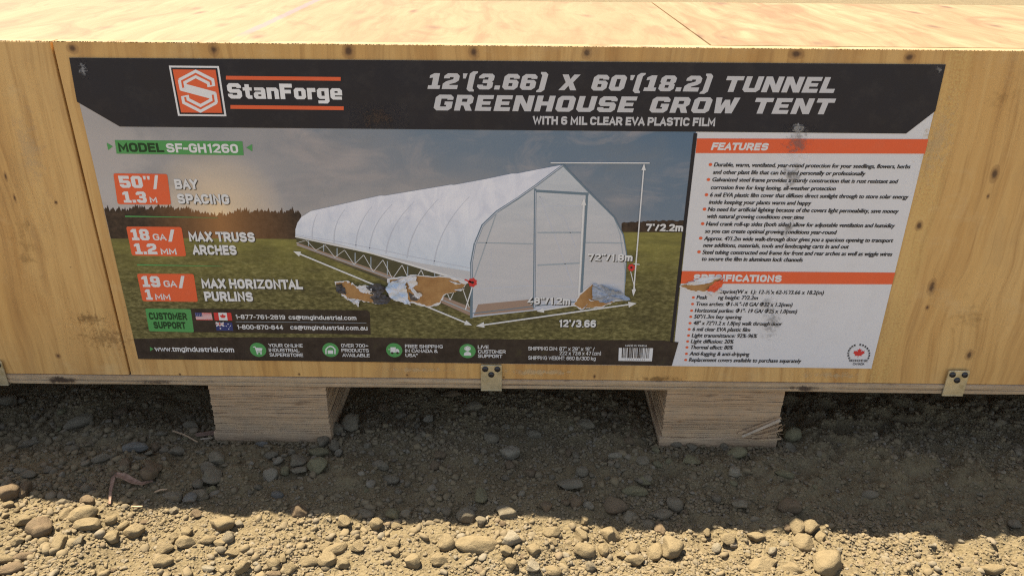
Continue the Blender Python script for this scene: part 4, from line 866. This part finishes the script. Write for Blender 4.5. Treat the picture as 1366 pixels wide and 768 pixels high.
flap(g, [(790, 377), (806, 380), (828, 387), (840, 397), (826, 398), (812, 400), (800, 402), (789, 395)], PBLUE, 14, .0030, 22)
flap(g, [(784, 404), (780, 409), (777, 411), (782, 406)], PAPER, 14, .0006, 23, .3); flap(g, [(784, 397), (793, 400), (788, 401)], PAPER, 14, .0006, 24, .3)
g.build('torn_patch', label, 'tear at the picture door with a crumpled blue flap')
g = Flat()
torn(g, [(908, 381), (920, 376), (940, 374), (962, 371), (955, 381), (940, 388), (922, 387)], KRAFT, 5, .7, 31)
flap(g, [(914, 378), (935, 369), (962, 366), (958, 372), (942, 376), (922, 379)], PAPER, 6, .0012, 32); flap(g, [(940, 386), (952, 376), (965, 369), (963, 380), (952, 388)], I_ORANGE, 6.3, .0018, 33)
flap(g, [(943, 388), (956, 384), (964, 388), (950, 394)], PAPER, 6.2, .0012, 34)
g.build('torn_patch', label, 'small tear with curled orange scrap on the lower orange bar')
def scuff(name, px, py, rx, ry, col, seed, thr=.5, layer=16, sc=170, amt=.85, par=None):
    x, z_ = face(px, py); a = face(px+rx, py)[0]-x; b = face(px, py-ry)[1]-z_
    m = N('scuff'); v = m.co(); sx, sy, sz = m.xyz()
    dx = m.math('MULTIPLY_ADD', sx, 1/a, -x/a); dz = m.math('MULTIPLY_ADD', sz, 1/b, -z_/b)
    d = m.math('SQRT', m.math('MULTIPLY_ADD', dx, dx, m.math('MULTIPLY', dz, dz)))
    n = m.noise(m.map((1, 1, 1), (seed, 0, seed*2)), sc, 6, .75)
    al = m.ramp(m.math('SUBTRACT', m.math('ADD', n, .25), m.math('MULTIPLY', d, .32)), [(thr, 0.), (thr+.14, amt)])
    m.fin(col, .8, .1, 0, al)
    f = Flat(); f.raw([(x-a, z_-b), (x+a, z_-b), (x+a, z_+b), (x-a, z_+b)], m.m, layer); f.build(name, par or label)
DK = (.20, .185, .17)
scuff('scuff_mark', 1062, 190, 24, 24, DK, 1, .55, sc=300, amt=.5); scuff('scuff_mark', 1064, 170, 12, 7, (.55, .54, .53), 2, .47, sc=260, amt=.7); scuff('scuff_mark', 1055, 232, 22, 30, DK, 3, .60, sc=220, amt=.6)
scuff('scuff_mark', 1028, 428, 18, 38, DK, 4, .58, sc=280, amt=.42); scuff('scuff_mark', 1022, 405, 14, 14, DK, 14, .55, sc=260, amt=.32); scuff('scuff_mark', 1050, 305, 20, 40, DK, 5, .66, amt=.5); scuff('scuff_mark', 112, 92, 7, 14, (.36, .36, .37), 6, .52, amt=.6); scuff('scuff_mark', 1252, 93, 6, 8, (.30, .29, .28), 7, .54, amt=.6)
scuff('scuff_mark', 505, 155, 40, 18, (.085, .062, .05), 8, .55, amt=.6)

BR = (.16, .085, .035); PW = (.66, .50, .28)
for i, (px, py, rx, ry, col, thr, sc, amt, ly) in enumerate(((140, 450, 60, 26, BR, .58, 260, .3, 1), (120, 425, 36, 14, BR, .56, 200, .4, 1), (82, 505, 26, 6, (.06, .04, .03), .50, 160, .75, 26), (1072, 516, 26, 5, (.07, .05, .04), .50, 160, .7, 26), (210, 508, 40, 4, (.10, .07, .05), .55, 120, .6, 26),
        (1290, 420, 60, 60, BR, .66, 60, .2, 1), (1250, 190, 30, 90, PW, .56, 200, .4, 1), (40, 200, 36, 120, PW, .60, 70, .35, 1), (35, 330, 40, 90, BR, .66, 60, .2, 1), (720, 496, 60, 5, PW, .50, 140, .55, 1), (560, 493, 60, 4, PW, .54, 140, .45, 1), (1110, 500, 60, 6, PW, .55, 120, .5, 1), (880, 505, 50, 6, BR, .56, 120, .45, 1), (1340, 130, 40, 70, BR, .66, 70, .2, 1))):
    scuff('wood_stain', px, py, rx, ry, col, 40+i, thr, ly, sc, amt, crate)
# ------------------------------------------------------------------ stones
def stone_mesh(seed, sub_=3):
    r = np.random.default_rng(seed); bm = bmesh.new(); bmesh.ops.create_icosphere(bm, subdivisions=sub_, radius=1)
    co = np.array([v_.co[:] for v_ in bm.verts])
    pw = r.uniform(.75, 1.0)
    n = np.sign(co)*np.abs(co)**pw; n /= (np.abs(n)**2.4).sum(1, keepdims=True)**(1/2.4)
    for k in range(5 if seed % 2 else 11):
        d = r.normal(size=3); d /= np.linalg.norm(d); t = n@d; lim = r.uniform(.60, .90) if seed % 2 else r.uniform(.44, .76)
        n = n-np.outer(np.maximum(t-lim, 0)*r.uniform(.6, .98), d)
    for f_, a_ in ((1.6, .16), (3.4, .06), (7, .022)):
        p = r.uniform(0, 6, 3); n *= (1+a_*(np.sin(n[:, 0]*f_+p[0])*np.sin(n[:, 1]*f_+p[1])+np.sin(n[:, 2]*f_+p[2])*.7))[:, None]
    n /= np.abs(n).max(0)
    for v_, c_ in zip(bm.verts, n): v_.co = c_
    me = bpy.data.meshes.new('river_stone'); bm.to_mesh(me); bm.free()
    me.polygons.foreach_set('use_smooth', [True]*len(me.polygons)); return me
def stone_mat(name, a, b, dust=.6):
    m = N(name); v = m.co(); oi = m.t.nodes.new('ShaderNodeObjectInfo')
    vv = m.mix(1.0, v, m.math('MULTIPLY', oi.outputs['Random'], 40), 'ADD')
    c = m.mix(m.ramp(m.noise(vv, 1.8, 6, .65), [(.35, 0.), (.65, 1.)]), a, b)
    c = m.mix(m.ramp(m.noise(vv, 14, 4, .7), [(.33, .5), (.5, 0.)]), c, tuple(x*.78 for x in a))
    geo = m.t.nodes.new('ShaderNodeNewGeometry'); nz = m.xyz(geo.outputs['Normal'])[2]
    low = m.ramp(m.noise(vv, 3.2, 6, .7), [(.38, dust), (.66, dust*.25)])
    c = m.mix(low, c, (.178, .136, .078))
    m.bump(m.math('ADD', m.noise(vv, 5, 6, .75), m.math('MULTIPLY', m.noise(vv, 26, 4, .7), .4)), .8, .0028); return m.fin(c, .92, .12)
MATS = {'tan': stone_mat('tan_stone', (.225, .170, .092), (.29, .222, .125)), 'grey': stone_mat('grey_stone', (.17, .142, .098), (.22, .188, .135), .5), 'brown': stone_mat('brown_stone', (.14, .098, .06), (.18, .125, .078), .45),
        'bluish-grey': stone_mat('bluish_stone', (.145, .14, .122), (.185, .178, .155), .35), 'olive': stone_mat('olive_stone', (.175, .155, .085), (.22, .195, .11), .4), 'pale': stone_mat('pale_stone', (.24, .205, .145), (.30, .26, .19), .45)}
SHAPES = [stone_mesh(100+i, 4) for i in range(16)]
for s_ in SHAPES: s_.materials.append(MATS['tan'])
# (pixel x, pixel y, width, height, colour, lean in degrees)
ST = [(13,662,25,23,'b'),(34,658,20,25,'b'),(11,675,15,10,'t'),(88,687,14,17,'t'),(110,689,35,22,'t',12),(116,704,32,17,'t',8),(117,671,20,14,'b'),(118,654,19,16,'g'),(86,671,18,13,'g'),(32,697,21,14,'t',20),(53,710,32,27,'b'),(81,724,20,30,'t',30),
(152,720,27,19,'t'),(180,711,24,18,'t',15),(163,703,19,10,'t',35),(149,695,13,13,'t'),(217,752,25,16,'t',25),(58,724,13,13,'t'),(23,722,17,12,'t',30),(15,762,32,16,'b'),(10,746,34,10,'t',10),(32,743,26,11,'b',12),(105,724,12,14,'g'),(232,719,12,11,'t'),(220,733,22,15,'t',20),
(200,634,20,20,'b'),(230,665,20,12,'g'),(234,682,14,9,'g'),(282,642,28,24,'g'),(264,648,14,16,'g',50),(284,655,16,10,'o'),(267,665,17,21,'g',55),(254,668,14,18,'u',60),(260,687,16,10,'b'),(235,665,15,13,'g'),(362,638,22,22,'p'),(344,650,10,9,'g'),(370,662,17,12,'u'),(398,682,25,20,'b'),
(297,703,29,20,'t',8),(319,700,13,8,'p'),(250,712,14,16,'t'),(249,728,24,18,'t',20),(277,721,20,10,'t'),(294,726,17,11,'t'),(305,720,15,16,'g'),(295,734,14,10,'g'),(310,740,18,10,'t'),(305,759,23,9,'t',10),(365,754,16,14,'t'),(378,747,9,18,'t'),(386,760,16,15,'t',30),(413,750,27,14,'t',10),(436,730,19,13,'t',20),(446,735,33,15,'t',20),(437,752,23,19,'t',30),(458,754,17,15,'t'),(279,760,18,10,'p'),(234,719,10,13,'t'),(457,698,19,15,'t'),(325,759,17,16,'t'),(364,767,20,9,'b'),(425,625,28,24,'o'),
(447,576,29,20,'g'),(431,592,15,19,'g'),(472,568,30,26,'g',20),(445,597,14,15,'g'),(454,606,13,11,'p'),(425,607,26,14,'o'),(396,618,24,16,'g',25),(371,617,14,10,'p',20),(361,610,20,11,'g',20),(389,606,10,9,'g'),(350,594,18,9,'u'),(398,630,21,12,'g'),(380,631,11,14,'o'),(291,615,24,19,'g'),(277,627,19,15,'g'),(256,572,21,14,'g'),(240,604,26,16,'g',15),
(180,600,34,14,'u',8),(184,612,22,9,'g'),(199,606,11,8,'g'),(208,598,14,15,'b'),(221,603,14,11,'g'),(169,623,17,18,'b'),(202,628,21,24,'b',50),(105,565,33,16,'g',25),(40,594,30,9,'g',25),(11,538,20,16,'g',30),(68,628,18,11,'g'),(15,626,17,6,'g'),(28,629,18,10,'g',20),(38,634,20,12,'g'),(214,579,16,8,'g',15),(161,551,16,10,'b',10),(29,535,11,8,'g'),(137,616,24,12,'g',30),
(487,688,23,12,'g'),(524,686,20,16,'o'),(544,686,17,11,'g'),(502,701,16,15,'t'),(529,702,14,9,'t'),(640,665,19,22,'o'),(622,692,25,20,'g'),(642,696,14,12,'g'),(629,681,18,9,'g'),(677,687,27,19,'g'),(596,728,21,22,'t'),(636,729,57,23,'t',-4),(683,722,25,18,'p'),(675,739,16,16,'t'),(587,752,24,18,'t'),(549,753,22,20,'t',25),(529,738,16,13,'t'),(543,742,12,9,'t'),(475,732,19,13,'t'),(528,726,22,10,'t',15),(682,754,16,16,'t'),(521,643,22,13,'g'),(594,684,15,12,'g'),
(759,650,32,17,'g'),(847,658,31,14,'o'),(857,640,22,14,'g'),(768,674,15,15,'b'),(784,677,15,11,'p'),(820,677,29,23,'b'),(840,691,19,20,'g'),(753,671,14,9,'b'),(729,678,15,14,'b'),(882,690,27,15,'g',5),(865,701,16,14,'g'),(882,709,17,22,'b'),(899,675,22,20,'g'),(814,715,24,23,'t',-40),(736,711,22,14,'t',15),(776,717,15,18,'t',40),(780,736,27,19,'t',-10),(737,724,12,10,'t'),(711,737,17,17,'t'),(709,758,20,14,'p'),(805,735,14,18,'t'),(848,748,27,14,'t'),(873,742,21,23,'t'),(897,735,31,25,'t',25),(737,763,22,14,'t'),(846,733,14,15,'t'),(786,755,16,14,'g'),(830,742,14,10,'t'),(890,760,17,13,'t'),
(1064,705,20,26,'t'),(1083,707,24,20,'t',-35),(1070,727,25,24,'t'),(1094,719,15,15,'t'),(1020,757,42,28,'t',10),(1056,760,29,20,'t'),(1105,756,48,32,'t',10),(974,721,24,16,'t'),(955,734,13,12,'p'),(943,715,10,12,'t'),(1008,718,22,12,'t'),(938,739,13,10,'t'),(985,675,22,15,'g',-30),(1053,680,27,20,'b'),(1050,705,9,12,'b'),(1031,736,13,10,'p'),(1017,702,10,7,'g'),(987,698,12,8,'g'),(954,667,14,11,'g'),(1352,700,16,12,'g'),(1322,762,32,14,'t'),(1160,662,20,12,'g'),(1242,728,9,6,'g'),
(536,555,16,9,'g',10),(574,560,18,11,'p',20),(510,548,17,12,'b'),(604,527,22,8,'b'),(564,581,17,13,'g'),(589,609,19,13,'b',30),(581,623,13,13,'b'),(680,608,25,19,'p'),(681,624,13,14,'b'),(507,622,22,13,'g'),(655,586,20,16,'g'),(632,544,22,12,'g'),(521,641,18,9,'g'),(676,569,14,7,'g'),
(713,581,21,12,'g'),(781,568,24,13,'g',-20),(758,606,9,13,'b'),(767,609,10,13,'g'),(857,616,16,13,'g'),(876,602,12,10,'o'),(876,621,13,9,'o'),(856,639,24,14,'o',-20),(820,608,18,8,'p'),(706,633,16,13,'b'),(776,631,16,16,'g'),(839,591,11,11,'b'),(920,616,26,13,'o'),(982,608,26,15,'o'),(979,631,15,15,'p'),(1056,582,21,22,'o',-40),(1050,549,10,16,'g'),(1046,633,24,14,'o',-15),(1051,600,20,13,'g',-20),(965,597,9,11,'g'),(902,595,14,10,'g'),(923,598,14,11,'g')]
CN = {'t': 'tan', 'g': 'grey', 'b': 'brown', 'u': 'bluish-grey', 'o': 'olive', 'p': 'pale'}
def proj_px(p):
    d = np.array(p)-CAM; zc = d@fw; return 683+F*(d@rt)/zc, 384-F*(d@up)/zc
def ground_hit(px, py):
    z_ = 0.0
    for _ in range(12):
        p = on_z(px, py, z_); z_ = float(gh(p[0], p[1]))
    return on_z(px, py, z_)
stones = []
def add_stone(px, py, wpx, hpx, col, lean, r, rnd=False):
    p = ground_hit(px, py); dep = (p-CAM)@fw; s = dep/F
    a = wpx*s/2*1.14; b = hpx*s/1.58; c_ = .78*min(a, b)*(1.0 if hpx < wpx*.9 else 1.12)
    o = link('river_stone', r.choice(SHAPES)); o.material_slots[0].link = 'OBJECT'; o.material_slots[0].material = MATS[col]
    yaw = math.radians(lean)*1.1 if not rnd else r.uniform(0, 6.28)
    o.rotation_euler = (r.uniform(-.12, .12)+(math.pi if r.random() < .5 else 0), r.uniform(-.12, .12), yaw)
    o.scale = (a, b, c_)
    k = .50 if not rnd else .15
    o.location = (p[0], p[1], float(gh(p[0], p[1]))+c_*k)
    stones.append((o, px, py, wpx, hpx, col)); return o
r = random.Random(21)
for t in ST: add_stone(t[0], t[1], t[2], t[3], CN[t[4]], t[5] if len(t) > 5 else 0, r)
cells = {}
def near(px, py, d):
    return any((px-q[1])**2+((py-q[2])*1.3)**2 < (d+q[3]*.5)**2 for q in stones)
tries = 0
while len(stones) < 300 and tries < 20000:
    tries += 1; px = r.uniform(0, 1366); py = r.uniform(545, 764)
    if py < 612 and (270 < px < 465 or 862 < px < 1052): continue
    if px > 1100 and r.random() < .6: continue
    wd = r.uniform(6.5, 11.5)
    if near(px, py, wd*.55): continue
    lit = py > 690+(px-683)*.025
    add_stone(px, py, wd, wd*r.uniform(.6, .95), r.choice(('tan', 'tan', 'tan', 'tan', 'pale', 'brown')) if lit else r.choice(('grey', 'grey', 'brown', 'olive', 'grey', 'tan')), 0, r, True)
ZONES = [(130, 'near the left edge'), (277, 'left of the left wooden foot'), (460, 'before the left wooden foot'), (600, 'right of the left wooden foot'), (720, 'below the middle bracket'), (868, 'left of the right wooden foot'), (1050, 'before the right wooden foot'), (1200, 'right of the right wooden foot'), (9999, 'below the right bracket')]
grp = {}
for (o, px, py, wpx, hpx, col) in stones:
    edge = 690+(px-683)*.03
    row = 'in deep shade' if py < 590 else 'in shade' if py < edge-14 else 'at the shadow edge' if py < edge+16 else 'in full sun'
    size = 'large' if wpx*hpx > 520 else 'medium' if wpx*hpx > 230 else 'small' if wpx*hpx > 110 else 'tiny'
    shp = 'flat' if hpx < wpx*.55 else 'oval' if hpx < wpx*.85 else 'round'
    zone = next(n for lim, n in ZONES if px < lim)
    grp.setdefault(f'{size} {shp} {col} stone {row}, {zone}', []).append((px, o))
ORD = ['leftmost', 'second', 'third', 'fourth', 'fifth', 'sixth', 'seventh', 'eighth', 'ninth', 'tenth']
for base, L in grp.items():
    L.sort(key=lambda t: t[0])
    for i, (px, o) in enumerate(L):
        lb = base
        if len(L) > 1: lb = base+(', leftmost one' if i == 0 else ', rightmost one' if i == len(L)-1 else f', {ORD[min(i, 9)]} from left')
        tag(o, lb, 'stone', 'stones lying on the dirt')

# the countless small gravel and crumbs of dirt between them
def small_shapes(sub_, n, seed):
    out = []
    for i in range(n):
        me = stone_mesh(seed+i, sub_); Vv = np.array([v_.co[:] for v_ in me.vertices]); Ff = np.array([p.vertices[:] for p in me.polygons]); out.append((Vv, Ff)); bpy.data.meshes.remove(me)
    return out
def scatter(n, smin, smax, power, shapes, lift, region, dens=None):
    xs = rng.uniform(region[0], region[1], n*3); ys = rng.uniform(region[2], region[3], n*3)
    if dens is not None:
        keep = rng.random(n*3) < dens(xs, ys); xs, ys = xs[keep], ys[keep]
    xs, ys = xs[:n], ys[:n]; n = len(xs)
    inside = np.zeros(n, bool)
    for a, b in FEET: inside |= (xs > a-.004) & (xs < b+.004) & (ys > -.003)
    xs, ys = xs[~inside], ys[~inside]; n = len(xs)
    sz = smin+(smax-smin)*rng.random(n)**power; zs = gh(xs, ys)+sz*lift
    Vs, Fs = [], []; b = 0; pick = rng.integers(0, len(shapes), n)
    for k, (Vv, Ff) in enumerate(shapes):
        idx = np.where(pick == k)[0]
        if not len(idx): continue
        m_ = len(idx); th = rng.uniform(0, 6.28, m_); c_, s_ = np.cos(th), np.sin(th)
        sc = np.stack([sz[idx]*rng.uniform(.8, 1.3, m_), sz[idx]*rng.uniform(.65, 1.05, m_), sz[idx]*rng.uniform(.5, .9, m_)], 1)
        P = Vv[None]*sc[:, None]; tilt = rng.uniform(-.6, .6, m_); ct, st = np.cos(tilt)[:, None], np.sin(tilt)[:, None]
        P = np.stack([P[..., 0], P[..., 1]*ct-P[..., 2]*st, P[..., 1]*st+P[..., 2]*ct], -1)
        X = P[..., 0]*c_[:, None]-P[..., 1]*s_[:, None]+xs[idx][:, None]; Y = P[..., 0]*s_[:, None]+P[..., 1]*c_[:, None]+ys[idx][:, None]; Z = P[..., 2]+zs[idx][:, None]
        Vs.append(np.stack([X, Y, Z], -1).reshape(-1, 3)); Fs.append((Ff[None]+(np.arange(m_)*len(Vv))[:, None, None]+b).reshape(-1, 3)); b += m_*len(Vv)
    return np.concatenate(Vs), np.concatenate(Fs)
m = N('gravel_mix'); v = m.co(); geo = m.t.nodes.new('ShaderNodeNewGeometry'); rnd = geo.outputs['Random Per Island']
c = m.ramp(rnd, [(.0, (.135, .113, .08)), (.25, (.178, .136, .078)), (.5, (.205, .158, .092)), (.75, (.150, .12, .078)), (.9, (.20, .178, .14)), (1., (.155, .108, .066))])
c = m.mix(m.ramp(m.noise(v, 180, 5, .7), [(.35, .75), (.65, .2)]), c, (.172, .131, .074))
m.bump(m.noise(v, 700, 4, .7), .5, .0012); GRAVEL = m.fin(c, .92, .15)
def dens1(x, y): return np.clip(.22+1.2*sstep(.45, .72, vnoise(x*9, y*9, 51)+.5)-.45*sstep(.25, .5, x), .08, 1)
def dens2(x, y): return np.clip(.3+1.0*sstep(.35, .7, vnoise(x*13+5, y*13, 52)+.5), .15, 1)
REG = (-.70, .70, -.30, .10)
Va, Fa = scatter(2000, .0026, .0062, 1.8, small_shapes(2, 10, 300), .15, REG, dens1)
Vb, Fb = scatter(9500, .0013, .0032, 1.3, small_shapes(2, 8, 330), .2, REG, dens2)
Vc, Fc = scatter(34000, .0006, .0016, 1.4, small_shapes(1, 8, 360), .25, REG, dens2)
Vd, Fd = scatter(17000, .0006, .0024, 1.9, small_shapes(1, 8, 380), .35, (-.70, .70, -.29, -.10), dens2); Fc = np.concatenate([Fc, Fd+len(Vc)]); Vc = np.concatenate([Vc, Vd])
for a_, b_ in FEET[1:3]:
    for reg, nn in (((a_-.012, b_+.014, -.013, -.003), 150), ((a_-.014, a_-.004, -.01, .08), 90), ((b_+.004, b_+.014, -.01, .08), 90)):
        V2, F2 = scatter(nn, .0009, .0034, 1.6, small_shapes(2, 5, 390), .75, reg); Fb = np.concatenate([Fb, F2+len(Vb)]); Vb = np.concatenate([Vb, V2])
me = np_mesh('gravel', np.concatenate([Va, Vb, Vc]), np.concatenate([Fa, Fb+len(Va), Fc+len(Va)+len(Vb)]), GRAVEL)
me.polygons.foreach_set('use_smooth', np.concatenate([np.ones(len(Fa)+len(Fb), bool), np.zeros(len(Fc), bool)]))
tag(link('gravel', me), kind='stuff', label='loose gravel and crumbs of dry dirt around the crate', cat='gravel')

# ------------------------------------------------------------------ bits of wood lying on the ground
m = N('bark'); v = m.co()
BARK = m.fin(m.ramp(m.noise(m.map((60, 60, 60)), 3, 6, .7, .5), [(.3, (.13, .08, .055)), (.55, (.24, .15, .105)), (.75, (.33, .23, .17))]), .85, .2)
def strip_thing(name, pts, widths, thick, mat, lift, lb, cat, group=None):
    P = [ground_hit(*p) for p in pts]; P = [Vector((p[0], p[1], p[2]+lift[i])) for i, p in enumerate(P)]
    mb = MB(); n = len(P); vv = []
    for i, p in enumerate(P):
        d = (P[min(i+1, n-1)]-P[max(i-1, 0)]).normalized(); s = d.cross(Vector((0, 0, 1))).normalized(); u = s.cross(d)
        w_ = widths[i]; t_ = thick
        vv += [p-s*w_-u*t_+u*w_*.25, p-u*t_, p+s*w_-u*t_+u*w_*.25, p+s*w_*.9+u*t_+u*w_*.25, p+u*t_*1.2, p-s*w_*.9+u*t_+u*w_*.25]
    org = P[0].copy(); org.z -= lift[0]
    ff = []
    for i in range(n-1):
        for k in range(6): ff.append((6*i+k, 6*i+(k+1) % 6, 6*i+6+(k+1) % 6, 6*i+6+k))
    ff += [tuple(range(5, -1, -1)), tuple(6*(n-1)+k for k in range(6))]
    mb.add([q-org for q in vv], ff); o = mb.build(name, [mat]); o.location = org
    bm = bmesh.new(); bm.from_mesh(o.data); bmesh.ops.recalc_face_normals(bm, faces=bm.faces); bm.to_mesh(o.data); bm.free()
    tag(o, lb, cat, group); return o
strip_thing('bark_strip', [(147, 674), (149, 662), (154, 648), (158, 644.5), (168, 644), (180, 648), (190, 649), (204, 643)], [.0012, .0016, .0024, .0036, .0042, .0036, .0026, .0010], .0006, BARK, [.002, .006, .011, .012, .009, .006, .004, .002], 'bent reddish brown bark strip lying left of the left wooden foot', 'bark')
strip_thing('twig', [(231, 577), (246, 583), (264, 592)], [.0006, .0009, .0006], .0007, W_SKID, [.003, .004, .003], 'thin pale twig left of the left wooden foot', 'twig')
strip_thing('wood_shard', [(262, 583), (280, 581), (296, 580)], [.0028, .0040, .0030], .0009, BARK, [.003, .003, .004], 'flat brown wood shard poking out beside the left wooden foot', 'wood shard')
strip_thing('wood_sliver', [(268, 588), (276, 587.5), (284, 586)], [.0006, .0010, .0005], .0005, W_PALE, [.003, .003, .003], 'short pale wood sliver just below the brown shard', 'wood sliver')
strip_thing('wood_sliver', [(176, 679), (184, 679.5), (191, 679)], [.0008, .0012, .0008], .0005, W_SKID, [.004, .004, .004], 'short grey wood sliver below the bark strip', 'wood sliver')
strip_thing('wood_sliver', [(207, 660), (215, 657), (224, 656)], [.0006, .0011, .0005], .0005, W_SKID, [.004, .004, .004], 'narrow wood sliver right of the bark strip', 'wood sliver')
